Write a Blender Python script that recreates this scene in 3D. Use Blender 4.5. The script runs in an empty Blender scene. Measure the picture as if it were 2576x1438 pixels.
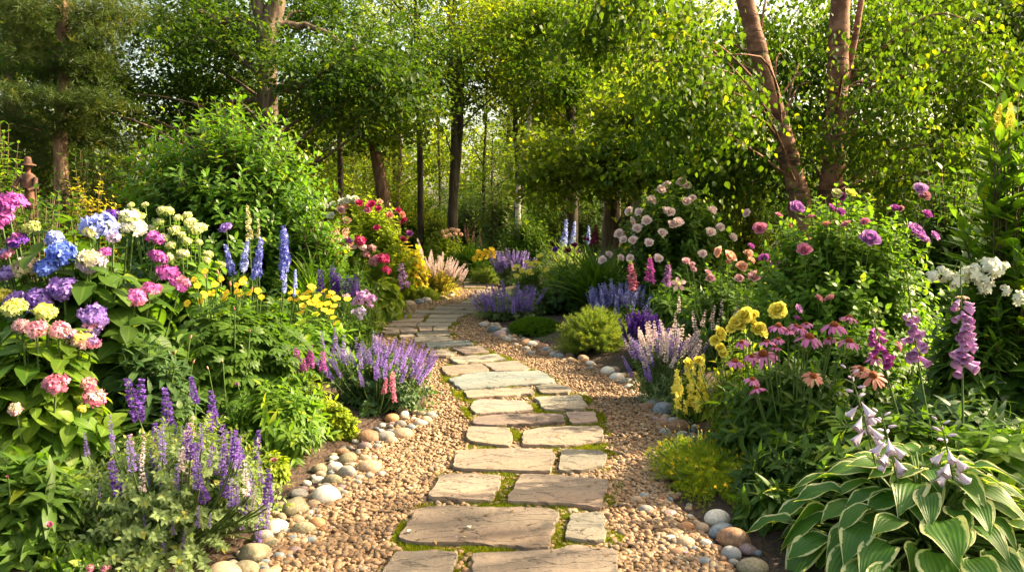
import bpy, math
import numpy as np
from mathutils import Vector, Matrix

# ------------------------------------------------------------------ camera, sky, sun, exposure
S = bpy.context.scene
COL = S.collection
F = 2003.0                       # focal length in pixels of the 2576 px wide view
CAMZ = 1.6
PITCH = math.atan(159.0 / F)
cam_d = bpy.data.cameras.new("camera")
cam_d.sensor_width = 36.0
cam_d.lens = 36.0 * F / 2576.0
cam_d.clip_start = 0.05
cam_d.clip_end = 1000.0
cam = bpy.data.objects.new("camera", cam_d)
cam.location = (0, 0, CAMZ)
cam.rotation_euler = (math.pi / 2 - PITCH, 0, 0)
COL.objects.link(cam)
S.camera = cam

SUN_AZ, SUN_EL = math.radians(78), math.radians(35)     # azimuth from straight ahead towards the right
world = bpy.data.worlds.new("World")
S.world = world
world.use_nodes = True
wn = world.node_tree
wn.nodes.clear()
sky = wn.nodes.new("ShaderNodeTexSky")
sky.sky_type = 'NISHITA'
sky.sun_disc = False
sky.sun_elevation = SUN_EL
sky.sun_rotation = SUN_AZ
sky.air_density = 1.0
sky.dust_density = 5.0
sky.ozone_density = 0.6
bg = wn.nodes.new("ShaderNodeBackground")
bg.inputs[1].default_value = 0.14
wo = wn.nodes.new("ShaderNodeOutputWorld")
warm = wn.nodes.new("ShaderNodeMix")          # hazy late-day sky, a little warmer than clear air
warm.data_type = 'RGBA'; warm.blend_type = 'MULTIPLY'; warm.inputs[0].default_value = 1.0
wn.links.new(sky.outputs[0], warm.inputs[6]); warm.inputs[7].default_value = (1.0, .89, .68, 1)
wn.links.new(warm.outputs[2], bg.inputs[0])
wn.links.new(bg.outputs[0], wo.inputs[0])
sun_d = bpy.data.lights.new("sun", 'SUN')
sun_d.energy = 5.0
sun_d.angle = math.radians(0.55)
sun_d.color = (1.0, 0.81, 0.54)
sun = bpy.data.objects.new("sun", sun_d)
sdir = Vector((math.sin(SUN_AZ) * math.cos(SUN_EL), math.cos(SUN_AZ) * math.cos(SUN_EL), math.sin(SUN_EL)))
sun.rotation_euler = (-sdir).to_track_quat('-Z', 'Y').to_euler()
sun.location = (8, 4, 14)
COL.objects.link(sun)
vs = S.view_settings
vs.view_transform = 'Standard'
vs.look = 'None'
vs.exposure = 2.05
vs.gamma = 1.0
S.cycles.max_bounces = 6
S.cycles.diffuse_bounces = 3
S.cycles.glossy_bounces = 2
S.cycles.transmission_bounces = 4
S.cycles.caustics_reflective = False
S.cycles.caustics_refractive = False
S.cycles.sample_clamp_indirect = 6.0

# ------------------------------------------------------------------ pixel helpers (2576 x 1438 view of the photo)
def ray(px, py):
    f = Vector((0, math.cos(PITCH), -math.sin(PITCH)))
    u = Vector((0, math.sin(PITCH), math.cos(PITCH)))
    return f + Vector((1, 0, 0)) * ((px - 1288.0) / F) + u * ((719.0 - py) / F)
def at(px, py, d):
    r = ray(px, py)
    return Vector((0, 0, CAMZ)) + r * (d / r.y)
def gnd(px, py, z=0.0):
    r = ray(px, py)
    t = (z - CAMZ) / r.z
    return Vector((0, 0, CAMZ)) + r * t
def z6(x, y): return ((700 + x / 2.2614) * .936047, (900 + y / 2.2614) * .936047)
def z3(x, y): return (1160.6 + x * .2734, 505.4 + y * .2734)
def z4(x, y): return (898.6 + x * .18227, 636.5 + y * .18227)
def z7(x, y): return (1497.6 + x * .4186, 421.2 + y * .4186)
def z8(x, y): return (1497.6 + x * .4186, 876.0 + y * .4186)
def z5(x, y): return (x * .3906, 876.0 + y * .3906)
def z2(x, y): return (711.0 + x * .2604, 449.0 + y * .2604)
def zb(x, y): return (524.0 + x * .2083, 599.0 + y * .2083)

_seed = [7]
def RNG():
    _seed[0] += 1
    return np.random.default_rng(_seed[0] * 131)

# ------------------------------------------------------------------ things and parts
def thing(name, label, cat, loc=(0, 0, 0), group=None, rz=0.0):
    o = bpy.data.objects.new(name, None)
    o.empty_display_size = 0.1
    o.location = loc
    o.rotation_euler = (0, 0, rz)
    COL.objects.link(o)
    o['label'] = label
    o['category'] = cat
    if group: o['group'] = group
    return o
def part(name, me, parent, loc=(0, 0, 0), mat3=None, scale=None, label=None):
    o = bpy.data.objects.new(name, me)
    COL.objects.link(o)
    o.parent = parent
    if mat3 is not None:
        m = Matrix(mat3.tolist()) if hasattr(mat3, 'tolist') else mat3
        o.matrix_local = Matrix.Translation(Vector(loc)) @ m.to_4x4()
    else:
        o.location = loc
        if scale is not None: o.scale = scale if hasattr(scale, '__len__') else (scale,) * 3
    if label: o['label'] = label
    return o
def solo(name, me, label=None, cat=None, group=None, kind=None, loc=(0, 0, 0)):
    o = bpy.data.objects.new(name, me)
    COL.objects.link(o)
    o.location = loc
    if label: o['label'] = label
    if cat: o['category'] = cat
    if group: o['group'] = group
    if kind: o['kind'] = kind
    return o

# ------------------------------------------------------------------ mesh accumulator
class Acc:
    def __init__(s):
        s.V = []; s.A = []; s.F = []; s.n = 0
    def add(s, V, A, faces, mat=0):
        V = np.asarray(V, float).reshape(-1, 3)
        s.V.append(V); s.A.append(np.asarray(A, float).reshape(-1, 3))
        for f in faces:
            f = np.asarray(f, int)
            if len(f): s.F.append((f + s.n, mat))
        s.n += len(V)
    def build(s, name, mats, smooth=True):
        me = bpy.data.meshes.new(name)
        V = np.concatenate(s.V); A = np.concatenate(s.A)
        li = np.concatenate([f.ravel() for f, m in s.F])
        lt = np.concatenate([np.full(len(f), f.shape[1], int) for f, m in s.F])
        mi = np.concatenate([np.full(len(f), m, int) for f, m in s.F])
        ls = np.concatenate([[0], np.cumsum(lt)[:-1]])
        me.vertices.add(len(V)); me.vertices.foreach_set("co", V.ravel().astype(np.float32))
        me.loops.add(len(li)); me.loops.foreach_set("vertex_index", li.astype(np.int32))
        me.polygons.add(len(lt))
        me.polygons.foreach_set("loop_start", ls.astype(np.int32))
        me.polygons.foreach_set("loop_total", lt.astype(np.int32))
        me.polygons.foreach_set("material_index", mi.astype(np.int32))
        me.polygons.foreach_set("use_smooth", np.full(len(lt), smooth, bool))
        a = me.attributes.new("lf", 'FLOAT_VECTOR', 'POINT')
        a.data.foreach_set("vector", A.ravel().astype(np.float32))
        for m in mats: me.materials.append(m)
        me.update(calc_edges=True)
        return me

def nrm(v): return v / np.maximum(np.linalg.norm(v, axis=-1, keepdims=True), 1e-9)
def frames(d, up):
    y = nrm(d); x = nrm(np.cross(y, up)); z = np.cross(x, y)
    return np.stack([x, y, z], -1)
def scatter(acc, t, M, P, rnd, mat=0, polar=None):
    n = len(P)
    if n == 0: return
    V = np.einsum('nij,vj->nvi', M, t['V']) + P[:, None, :]
    A = np.empty((n, len(t['V']), 3))
    A[..., 0] = t['A'][None, :, 0]; A[..., 1] = t['A'][None, :, 1]; A[..., 2] = rnd[:, None]
    if polar is not None: A[..., 0] = polar[:, None]
    off = (np.arange(n) * len(t['V']))[:, None, None]
    acc.add(V, A, [(f[None] + off).reshape(-1, f.shape[1]) for f in t['F']], mat)

# ------------------------------------------------------------------ templates (unit length along Y, face up Z)
def leaf_t(nl=4, na=3, w=.28, peak=.42, fold=.15, droop=.25, wave=0.0, sharp=.8, serr=0.0):
    s = np.linspace(0, 1, nl + 1)
    a = sharp; b = sharp * (1 - peak) / peak
    wd = s ** a * (1 - s) ** b
    wd = wd / ((peak ** a) * ((1 - peak) ** b)) * w
    wd = np.maximum(wd, .012)
    if serr: wd[1:-1:2] *= 1 - serr
    ac = np.linspace(-1, 1, na)
    X = wd[:, None] * ac[None]
    Y = np.repeat(s[:, None], na, 1)
    Z = fold * np.abs(X) - droop * Y ** 2 + wave * np.sin(Y * 9 + np.sign(X) * 1.3) * (np.abs(ac)[None] ** 2) * w
    V = np.stack([X, Y, Z], -1).reshape(-1, 3)
    A = np.stack([np.repeat(ac[None], nl + 1, 0), Y, 0 * Y], -1).reshape(-1, 3)
    i = np.arange(nl)[:, None] * na + np.arange(na - 1)[None]
    q = np.stack([i, i + 1, i + 1 + na, i + na], -1).reshape(-1, 4)
    return dict(V=V, A=A, F=[q])
def dia_t(w=.3, fold=.12, droop=.12):
    V = np.array([[0, 0, 0], [-w, .45, fold * w * 2], [0, .5, 0], [w, .45, fold * w * 2], [0, 1, -droop]])
    A = np.array([[0, 0, 0], [-1, .45, 0], [0, .5, 0], [1, .45, 0], [0, 1, 0.]])
    return dict(V=V, A=A, F=[np.array([[0, 2, 1], [0, 3, 2], [1, 2, 4], [2, 3, 4]])])
def merge_t(parts):
    V = []; A = []; Fs = []; n = 0
    for t, M, p in parts:
        V.append(t['V'] @ np.asarray(M).T + np.asarray(p)); A.append(t['A'])
        Fs += [f + n for f in t['F']]; n += len(t['V'])
    return dict(V=np.concatenate(V), A=np.concatenate(A), F=Fs)
def rz(a):
    c, s = math.cos(a), math.sin(a)
    return np.array([[c, -s, 0], [s, c, 0], [0, 0, 1.]])
def rx(a):
    c, s = math.cos(a), math.sin(a)
    return np.array([[1, 0, 0], [0, c, -s], [0, s, c.real]])
def palm_t(n=5, w=.16, span=2.1, nl=4):
    ps = []
    for k in range(n):
        a = (k / (n - 1) - .5) * span
        L = .72 - .2 * abs(a) / span
        ps.append((leaf_t(nl, 3, w / .8, .5, .15, .3), rz(a) * L, (0, .3, 0)))
    stem = dict(V=np.array([[-.012, 0, 0], [.012, 0, 0], [.012, .32, 0], [-.012, .32, 0]]), A=np.zeros((4, 3)), F=[np.array([[0, 1, 2, 3]])])
    return merge_t(ps + [(stem, np.eye(3), (0, 0, 0))])
def blade_t(n=5, w=.03, bend=.35):
    s = np.linspace(0, 1, n + 1)
    wd = w * (1 - s ** 2.2) + .001
    V = np.concatenate([np.stack([-wd, s, -bend * s ** 2.5], -1), np.stack([wd, s, -bend * s ** 2.5], -1)])
    A = np.concatenate([np.stack([-1 + 0 * s, s, 0 * s], -1), np.stack([1 + 0 * s, s, 0 * s], -1)])
    i = np.arange(n)
    return dict(V=V, A=A, F=[np.stack([i, i + n + 1, i + n + 2, i + 1], -1)])
def tuft_t(rng, n=12, w=.02, spread=1.0):
    ps = []
    for k in range(n):
        a = rng.random() * 6.283; e = spread * (rng.random() ** .6)
        d = np.array([math.sin(e) * math.cos(a), math.cos(e), math.sin(e) * math.sin(a)])
        M = frames(d[None], rng.normal(size=(1, 3)))[0]
        L = .6 + .4 * rng.random()
        t = dict(V=np.array([[-w, 0, 0], [w, 0, 0], [0, 1, 0.]]), A=np.array([[-1, 0, 0], [1, 0, 0], [0, 1, 0.]]), F=[np.array([[0, 1, 2]])])
        ps.append((t, M * L, (0, 0, 0)))
    return merge_t(ps)
def petal_t(w=.4, nl=3, na=3, cup=.4, curl=.2, base=.15, blunt=True):
    s = np.linspace(0, 1, nl + 1)
    wd = w * (base + (1 - base) * np.sin(np.minimum(s * 1.25, 1) * math.pi / 2)) if blunt else w * np.maximum(np.sin(math.pi * s ** .8), base)
    if blunt: wd[-1] *= .62
    ac = np.linspace(-1, 1, na)
    X = wd[:, None] * ac[None]; Y = np.repeat(s[:, None], na, 1)
    Y = Y - .12 * (np.abs(ac)[None] ** 2) * (Y > .9)
    Z = cup * (X ** 2) / max(w, .01) - curl * Y ** 2
    V = np.stack([X, Y, Z], -1).reshape(-1, 3)
    A = np.stack([np.repeat(ac[None], nl + 1, 0), Y, 0 * Y], -1).reshape(-1, 3)
    i = np.arange(nl)[:, None] * na + np.arange(na - 1)[None]
    return dict(V=V, A=A, F=[np.stack([i, i + 1, i + 1 + na, i + na], -1).reshape(-1, 4)])
def floret_t(n=4, w=.42, cup=.25, lift=.15):
    p = petal_t(w, 2, 3, .2, cup, .25)
    return merge_t([(p, rz(k * 2 * math.pi / n) @ rx(lift), (0, 0, 0)) for k in range(n)])
def mini_t(n=3):
    t = dict(V=np.array([[0, 0, 0], [-.38, .6, .1], [0, 1, -.1], [.38, .6, .1]]), A=np.array([[0, 0, 0], [-1, .6, 0], [0, 1, 0], [1, .6, 0.]]), F=[np.array([[0, 3, 2, 1]])])
    return merge_t([(t, rz((k - (n - 1) / 2) * 1.3) @ rx(.3 * (k % 2)), (0, 0, 0)) for k in range(n)])
def lathe_t(prof, seg=8):
    prof = np.array(prof, float); n = len(prof)
    a = np.arange(seg) * 2 * math.pi / seg
    V = np.stack([prof[:, None, 0] * np.cos(a), np.repeat(prof[:, 1:2], seg, 1), prof[:, None, 0] * np.sin(a)], -1).reshape(-1, 3)
    Y = np.repeat(np.linspace(0, 1, n)[:, None], seg, 1).ravel()
    A = np.stack([np.tile(np.cos(a), n), Y, 0 * Y], -1)
    i = np.arange(n - 1)[:, None] * seg + np.arange(seg)[None]; j = np.arange(n - 1)[:, None] * seg + (np.arange(seg)[None] + 1) % seg
    return dict(V=V, A=A, F=[np.stack([i, i + seg, j + seg, j], -1).reshape(-1, 4)])

def tube(acc, pts, rad, seg=6, mat=0, rnd=.5):
    pts = np.asarray(pts, float); n = len(pts)
    rad = np.broadcast_to(np.asarray(rad, float), (n,))
    T = nrm(np.gradient(pts, axis=0))
    up = np.array([0.31, 0.17, .2]) if abs(T[0, 2]) > .8 else np.array([0, 0, 1.])
    e1 = nrm(np.cross(T, up)); e2 = np.cross(T, e1)
    a = np.arange(seg) * 2 * math.pi / seg
    V = pts[:, None] + rad[:, None, None] * (np.cos(a)[None, :, None] * e1[:, None] + np.sin(a)[None, :, None] * e2[:, None])
    Y = np.repeat(np.linspace(0, 1, n)[:, None], seg, 1).ravel()
    A = np.stack([np.tile(np.cos(a), n), Y, np.full(len(Y), rnd)], -1)
    i = np.arange(n - 1)[:, None] * seg + np.arange(seg)[None]; j = np.arange(n - 1)[:, None] * seg + (np.arange(seg)[None] + 1) % seg
    acc.add(V, A, [np.stack([i, j, j + seg, i + seg], -1).reshape(-1, 4)], mat)
def bez(p0, p1, p2, n=6):
    t = np.linspace(0, 1, n)[:, None]
    return (1 - t) ** 2 * np.asarray(p0) + 2 * t * (1 - t) * np.asarray(p1) + t ** 2 * np.asarray(p2)
def smooth_path(pts, n=24):
    pts = np.asarray(pts, float); m = len(pts)
    t = np.linspace(0, m - 1, n); out = []
    for x in t:
        i = min(int(x), m - 2); f = x - i
        p0, p1, p2, p3 = pts[max(i - 1, 0)], pts[i], pts[i + 1], pts[min(i + 2, m - 1)]
        out.append(.5 * ((2 * p1) + (-p0 + p2) * f + (2 * p0 - 5 * p1 + 4 * p2 - p3) * f * f + (-p0 + 3 * p1 - 3 * p2 + p3) * f ** 3))
    return np.array(out)

# ------------------------------------------------------------------ materials
MATS = {}
def new_mat(name):
    m = bpy.data.materials.new(name); m.use_nodes = True
    nt = m.node_tree; nt.nodes.clear()
    return m, nt, nt.nodes, nt.links
def N(nt, typ, **kw):
    n = nt.nodes.new(typ)
    for k, v in kw.items(): setattr(n, k, v)
    return n
def rgba(c): return (c[0], c[1], c[2], 1.0)
def mix_rgb(nt, fac, a, b):
    n = nt.nodes.new("ShaderNodeMix"); n.data_type = 'RGBA'
    for k, v in ((0, fac), (6, a), (7, b)):
        if hasattr(v, 'links'): nt.links.new(v, n.inputs[k])
        elif k == 0: n.inputs[0].default_value = v
        else: n.inputs[k].default_value = rgba(v)
    return n.outputs[2]
def math_n(nt, op, a, b=0.0, c=0.0):
    n = nt.nodes.new("ShaderNodeMath"); n.operation = op
    for k, v in enumerate((a, b, c)):
        if hasattr(v, 'links'): nt.links.new(v, n.inputs[k])
        else: n.inputs[k].default_value = v
    return n.outputs[0]
def smap(nt, v, a, b):
    n = nt.nodes.new("ShaderNodeMapRange"); n.interpolation_type = 'SMOOTHSTEP'
    nt.links.new(v, n.inputs[0]); n.inputs[1].default_value = a; n.inputs[2].default_value = b
    return n.outputs[0]
def lf(nt):
    a = N(nt, "ShaderNodeAttribute", attribute_name="lf")
    s = N(nt, "ShaderNodeSeparateXYZ"); nt.links.new(a.outputs['Vector'], s.inputs[0])
    return s.outputs[0], s.outputs[1], s.outputs[2]
def noise(nt, scale, detail=3.0, coord='Object', rough=.55, stretch=None):
    tc = N(nt, "ShaderNodeTexCoord"); n = N(nt, "ShaderNodeTexNoise")
    n.inputs['Scale'].default_value = scale; n.inputs['Detail'].default_value = detail; n.inputs['Roughness'].default_value = rough
    src = tc.outputs[coord]
    if stretch:
        mp = N(nt, "ShaderNodeMapping"); mp.inputs['Scale'].default_value = stretch
        nt.links.new(src, mp.inputs[0]); src = mp.outputs[0]
    nt.links.new(src, n.inputs['Vector'])
    return n.outputs[0]
def leafmat(name, A, B, tw=.42, rough=.48, spec=.24, edge=None, rib=.35, yellow=0.06):
    if name in MATS: return MATS[name]
    m, nt, nd, lk = new_mat(name)
    ax, al, r = lf(nt)
    col = mix_rgb(nt, r, A, B)
    if yellow:     # a few leaves turn yellow-green
        yl = smap(nt, r, 1 - yellow * 1.6, 1.0)
        col = mix_rgb(nt, math_n(nt, 'MULTIPLY', yl, .8), col, (B[0] * 1.9 + .03, B[1] * 1.35 + .03, B[2] * .8))
    absx = math_n(nt, 'ABSOLUTE', ax)
    if edge:
        nz = noise(nt, 22.0, 2.0)
        e = smap(nt, math_n(nt, 'ADD', absx, math_n(nt, 'MULTIPLY', math_n(nt, 'SUBTRACT', nz, .5), .6)), .77, .86)
        v = math_n(nt, 'MULTIPLY', math_n(nt, 'SINE', math_n(nt, 'ADD', math_n(nt, 'MULTIPLY', absx, 26.0), math_n(nt, 'MULTIPLY', al, 3.0))), .5)
        col = mix_rgb(nt, math_n(nt, 'MAXIMUM', v, 0.0), col, (A[0] * .55, A[1] * .62, A[2] * .6))
        col = mix_rgb(nt, e, col, edge)
    elif rib:
        rb = math_n(nt, 'SUBTRACT', 1.0, smap(nt, absx, .0, .16))
        col = mix_rgb(nt, math_n(nt, 'MULTIPLY', rb, rib), col, (B[0] * 1.8 + .02, B[1] * 1.6 + .02, B[2] * 1.8 + .01))
    p = N(nt, "ShaderNodeBsdfPrincipled"); lk.new(col, p.inputs['Base Color'])
    p.inputs['Roughness'].default_value = rough; p.inputs['Specular IOR Level'].default_value = spec
    if edge:
        b = N(nt, "ShaderNodeBump"); b.inputs['Strength'].default_value = .35; b.inputs['Distance'].default_value = .004
        lk.new(v, b.inputs['Height']); lk.new(b.outputs[0], p.inputs['Normal'])
    t = N(nt, "ShaderNodeBsdfTranslucent")
    tc = N(nt, "ShaderNodeMix", data_type='RGBA', blend_type='MULTIPLY'); tc.inputs[0].default_value = 1.0
    lk.new(col, tc.inputs[6]); tc.inputs[7].default_value = (1.85, 1.9, .5, 1)
    lk.new(tc.outputs[2], t.inputs[0])
    ms = N(nt, "ShaderNodeMixShader"); ms.inputs[0].default_value = tw
    lk.new(p.outputs[0], ms.inputs[1]); lk.new(t.outputs[0], ms.inputs[2])
    o = N(nt, "ShaderNodeOutputMaterial"); lk.new(ms.outputs[0], o.inputs[0])
    MATS[name] = m
    return m
def flowermat(name, A, B, centre=None, polar=None, tw=.3, rough=.6):
    if name in MATS: return MATS[name]
    m, nt, nd, lk = new_mat(name)
    ax, al, r = lf(nt)
    col = mix_rgb(nt, r, A, B)
    if polar: col = mix_rgb(nt, smap(nt, math_n(nt, 'ADD', ax, math_n(nt, 'MULTIPLY', math_n(nt, 'SUBTRACT', r, .5), .5)), .35, .75), col, polar)
    if centre: col = mix_rgb(nt, smap(nt, al, .42, .12), col, centre)
    p = N(nt, "ShaderNodeBsdfPrincipled"); lk.new(col, p.inputs['Base Color'])
    p.inputs['Roughness'].default_value = rough; p.inputs['Specular IOR Level'].default_value = .18
    t = N(nt, "ShaderNodeBsdfTranslucent"); lk.new(col, t.inputs[0])
    ms = N(nt, "ShaderNodeMixShader"); ms.inputs[0].default_value = tw
    lk.new(p.outputs[0], ms.inputs[1]); lk.new(t.outputs[0], ms.inputs[2])
    o = N(nt, "ShaderNodeOutputMaterial"); lk.new(ms.outputs[0], o.inputs[0])
    MATS[name] = m
    return m
def plainmat(name, A, B, rough=.8, sc=8.0, bump=.3, dist=.01, stretch=None, spec=.25, C=None, detail=6.0):
    if name in MATS: return MATS[name]
    m, nt, nd, lk = new_mat(name)
    nz = noise(nt, sc, detail, stretch=stretch)
    col = mix_rgb(nt, smap(nt, nz, .36, .66), A, B)
    if C:
        n2 = noise(nt, sc * .27, 3.0)
        col = mix_rgb(nt, smap(nt, n2, .5, .68), col, C)
    oi = N(nt, "ShaderNodeObjectInfo")
    hv = N(nt, "ShaderNodeHueSaturation"); lk.new(col, hv.inputs['Color'])
    lk.new(math_n(nt, 'ADD', .82, math_n(nt, 'MULTIPLY', oi.outputs['Random'], .36)), hv.inputs['Value'])
    p = N(nt, "ShaderNodeBsdfPrincipled"); lk.new(hv.outputs[0], p.inputs['Base Color'])
    p.inputs['Roughness'].default_value = rough; p.inputs['Specular IOR Level'].default_value = spec
    b = N(nt, "ShaderNodeBump"); b.inputs['Strength'].default_value = bump; b.inputs['Distance'].default_value = dist
    lk.new(nz, b.inputs['Height']); lk.new(b.outputs[0], p.inputs['Normal'])
    o = N(nt, "ShaderNodeOutputMaterial"); lk.new(p.outputs[0], o.inputs[0])
    MATS[name] = m
    return m
def barkmat(name, A, B, sc=6.0, stretch=(1, 1, .18), bump=.9, birch=None, dist=.03):
    if name in MATS: return MATS[name]
    m, nt, nd, lk = new_mat(name)
    nz = noise(nt, sc, 6.0, stretch=stretch, rough=.65)
    col = mix_rgb(nt, smap(nt, nz, .38, .62), A, B)
    h = nz
    if birch:
        n2 = noise(nt, 3.0, 4.0, stretch=(.5, .5, 3.0))
        f = smap(nt, n2, .56, .64)
        col = mix_rgb(nt, f, col, birch)
        h = math_n(nt, 'SUBTRACT', nz, math_n(nt, 'MULTIPLY', f, .6))
    p = N(nt, "ShaderNodeBsdfPrincipled"); lk.new(col, p.inputs['Base Color'])
    p.inputs['Roughness'].default_value = .85; p.inputs['Specular IOR Level'].default_value = .2
    b = N(nt, "ShaderNodeBump"); b.inputs['Strength'].default_value = bump; b.inputs['Distance'].default_value = dist
    lk.new(h, b.inputs['Height']); lk.new(b.outputs[0], p.inputs['Normal'])
    o = N(nt, "ShaderNodeOutputMaterial"); lk.new(p.outputs[0], o.inputs[0])
    MATS[name] = m
    return m

G = dict(
    mid=leafmat("leaf_mid_green", (0.037, 0.088, 0.010), (0.083, 0.154, 0.019)),
    bright=leafmat("leaf_bright_green", (0.069, 0.154, 0.015), (0.140, 0.237, 0.026), tw=.45),
    dark=leafmat("leaf_dark_green", (0.025, 0.062, 0.010), (0.054, 0.103, 0.015), tw=.36),
    rhodo=leafmat("leaf_rhododendron", (0.051, 0.129, 0.012), (0.114, 0.216, 0.022), tw=.42, rough=.35, spec=.45),
    deep=leafmat("leaf_glossy_deep", (0.023, 0.060, 0.008), (0.057, 0.118, 0.015), tw=.35, rough=.3, spec=.5),
    blueg=leafmat("leaf_blue_green", (0.037, 0.088, 0.026), (0.076, 0.134, 0.038), tw=.32),
    grey=leafmat("leaf_grey_green", (0.132, 0.195, 0.078), (0.231, 0.300, 0.120), tw=.4, rough=.65, spec=.15),
    backlit=leafmat("leaf_backlit_hydrangea", (0.066, 0.150, 0.015), (0.165, 0.235, 0.020), tw=.45),  # backlight glow put into the leaf colour as lime
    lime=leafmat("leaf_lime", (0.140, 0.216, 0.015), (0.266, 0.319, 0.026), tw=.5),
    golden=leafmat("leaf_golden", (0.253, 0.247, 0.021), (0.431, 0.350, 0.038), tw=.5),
    oak=leafmat("leaf_oak", (.019, .048, .008), (.050, .090, .014), tw=.48, spec=.14, yellow=.04),  # darkened leaf colour stands in for canopy shade on near crowns
    birch=leafmat("leaf_birch", (.024, .060, .007), (.084, .134, .013), tw=.52, spec=.12, yellow=.05),  # darkened like the oak, shade put into the leaf colour
    wood=leafmat("leaf_woodland", (.058, .104, .011), (.150, .190, .020), tw=.54, spec=.12, yellow=.08),  # brighter, yellower leaf colour imitates sunlight on background trees
    needle=leafmat("pine_needle", (0.032, 0.062, 0.010), (0.076, 0.108, 0.019), tw=.3, rib=0),
    moss=leafmat("moss_green", (0.076, 0.124, 0.006), (0.190, 0.196, 0.010), tw=.35, rib=0, rough=.8, spec=.1),
    mossd=leafmat("moss_cushion_green", (0.045, 0.113, 0.006), (0.095, 0.175, 0.012), tw=.35, rib=0, rough=.8, spec=.1),
    sedum=leafmat("sedum_green", (.170, .270, .018), (.330, .360, .030), tw=.42, rib=0, rough=.6, spec=.12),
    hosta=leafmat("hosta_leaf", (.055, .150, .020), (.100, .210, .030), tw=.38, rough=.42, spec=.3, edge=(.56, .57, .26), yellow=0),
    ever=leafmat("feathery_evergreen", (0.121, 0.190, 0.028), (0.220, 0.270, 0.046), tw=.42, rib=0),
    plum=leafmat("leaf_plum_red", (0.089, 0.021, 0.010), (0.164, 0.052, 0.017), tw=.4),
)
STEM = plainmat("green_stem", (.05, .10, .02), (.09, .14, .03), .6, 20, .1)
STEMB = plainmat("woody_stem", (.06, .04, .02), (.11, .08, .045), .8, 20, .2)
C_ = dict(
    violet=((.22, .12, .46), (.38, .24, .62)), violetd=((.13, .05, .34), (.26, .13, .50)), blue=((.07, .13, .60), (.20, .30, .78)),
    delph=((.06, .07, .42), (.20, .23, .66)), lav=((.26, .17, .48), (.42, .31, .64)), lavblue=((.17, .17, .45), (.30, .30, .62)),
    magenta=((.36, .06, .33), (.54, .16, .48)), pink=((.55, .15, .27), (.72, .32, .42)), palepink=((.66, .34, .38), (.76, .52, .52)),
    peach=((.82, .44, .28), (.90, .62, .46)), white=((.66, .68, .52), (.78, .78, .68)), cream=((.56, .52, .22), (.68, .64, .40)),
    limef=((.40, .50, .12), (.60, .65, .26)), yellow=((.80, .52, .015), (.88, .66, .05)), pale_y=((.78, .68, .06), (.88, .78, .18)),
    red=((.42, .02, .10), (.58, .06, .18)), wine=((.14, .008, .05), (.26, .03, .09)), rosep=((.42, .15, .46), (.60, .32, .62)),
    salmon=((.62, .22, .16), (.74, .36, .26)), dusky=((.42, .18, .20), (.55, .28, .28)), cone=((.50, .13, .32), (.64, .24, .44)),
    fox=((.52, .22, .52), (.72, .46, .70)), foxd=((.46, .06, .38), (.60, .16, .48)), palelav=((.46, .36, .56), (.60, .52, .66)),
    pblue=((.26, .32, .72), (.45, .50, .85)), purple=((.10, .025, .32), (.20, .07, .48)), darkp=((.05, .012, .20), (.12, .03, .32)), plume=((.68, .50, .50), (.80, .70, .66)), shell=((.82, .60, .58), (.90, .78, .74)), hostaf=((.66, .55, .70), (.78, .70, .78)),
)
def fm(c, **kw):
    return flowermat("petal_" + c + ("_" + "_".join(sorted(k for k in kw)) if kw else ""), *C_[c], **kw)

T = dict(
    far=dia_t(.30), farw=dia_t(.42), farn=dia_t(.17), ov=leaf_t(4, 3, .27), ovw=leaf_t(5, 3, .36, .4, .18, .3),
    hyd=leaf_t(6, 3, .34, .42, .22, .35, sharp=.75), lance=leaf_t(4, 3, .15, .4, .2, .35), obov=leaf_t(4, 3, .22, .62, .2, .2),
    mint=leaf_t(3, 3, .36, .4, .2, .3), rose=leaf_t(4, 3, .34, .45, .15, .2), palm=palm_t(), palm3=palm_t(3, .22, 1.7),
    blade=blade_t(), hosta=leaf_t(9, 7, .33, .38, .28, .55, wave=.14, sharp=.7), mini=mini_t(), flo4=floret_t(4), flo5=floret_t(5, .36),
)

# ------------------------------------------------------------------ ground, gravel, soil
LEFT = [gnd(*p) for p in [(600, 1500), (690, 1438), (755, 1320), (860, 1220), (920, 1150), (985, 1095), (1075, 1045), (1105, 1000), (1080, 940), (1030, 900), (960, 872), (935, 845), (945, 815), (985, 782), (1080, 757), (1135, 738), (1150, 715), (1160, 698), (1172, 690)]]
RIGHT = [gnd(*p) for p in [(1860, 1500), (1800, 1438), (1710, 1310), (1650, 1270), (1640, 1180), (1700, 1095), (1650, 1040), (1600, 985), (1540, 948), (1470, 920), (1395, 893), (1320, 865), (1260, 838), (1215, 810), (1200, 790), (1215, 762), (1235, 735), (1250, 712), (1262, 698), (1262, 690)]]
def interp_edge(E):
    E = sorted(E, key=lambda p: p.y)
    ys = np.array([p.y for p in E]); xs = np.array([p.x for p in E])
    return lambda y: np.interp(y, ys, xs)
XL, XR = interp_edge(LEFT), interp_edge(RIGHT)
YFAR = 24.6
def gz(x, y):
    x = np.asarray(x, float); y = np.asarray(y, float)
    d = np.maximum(XL(y) - x, x - XR(y))
    d = np.maximum(d, (y - YFAR) * .6)
    t = np.clip((d - .12) / .8, 0, 1)
    z = .12 * t * t * (3 - 2 * t)
    far = np.clip((np.hypot(x, y) - 26) / 40, 0, 1)
    return z + far * far * 1.2 + .02 * np.sin(x * 3.1 + y) * np.sin(y * 2.3 - x) * t

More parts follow.
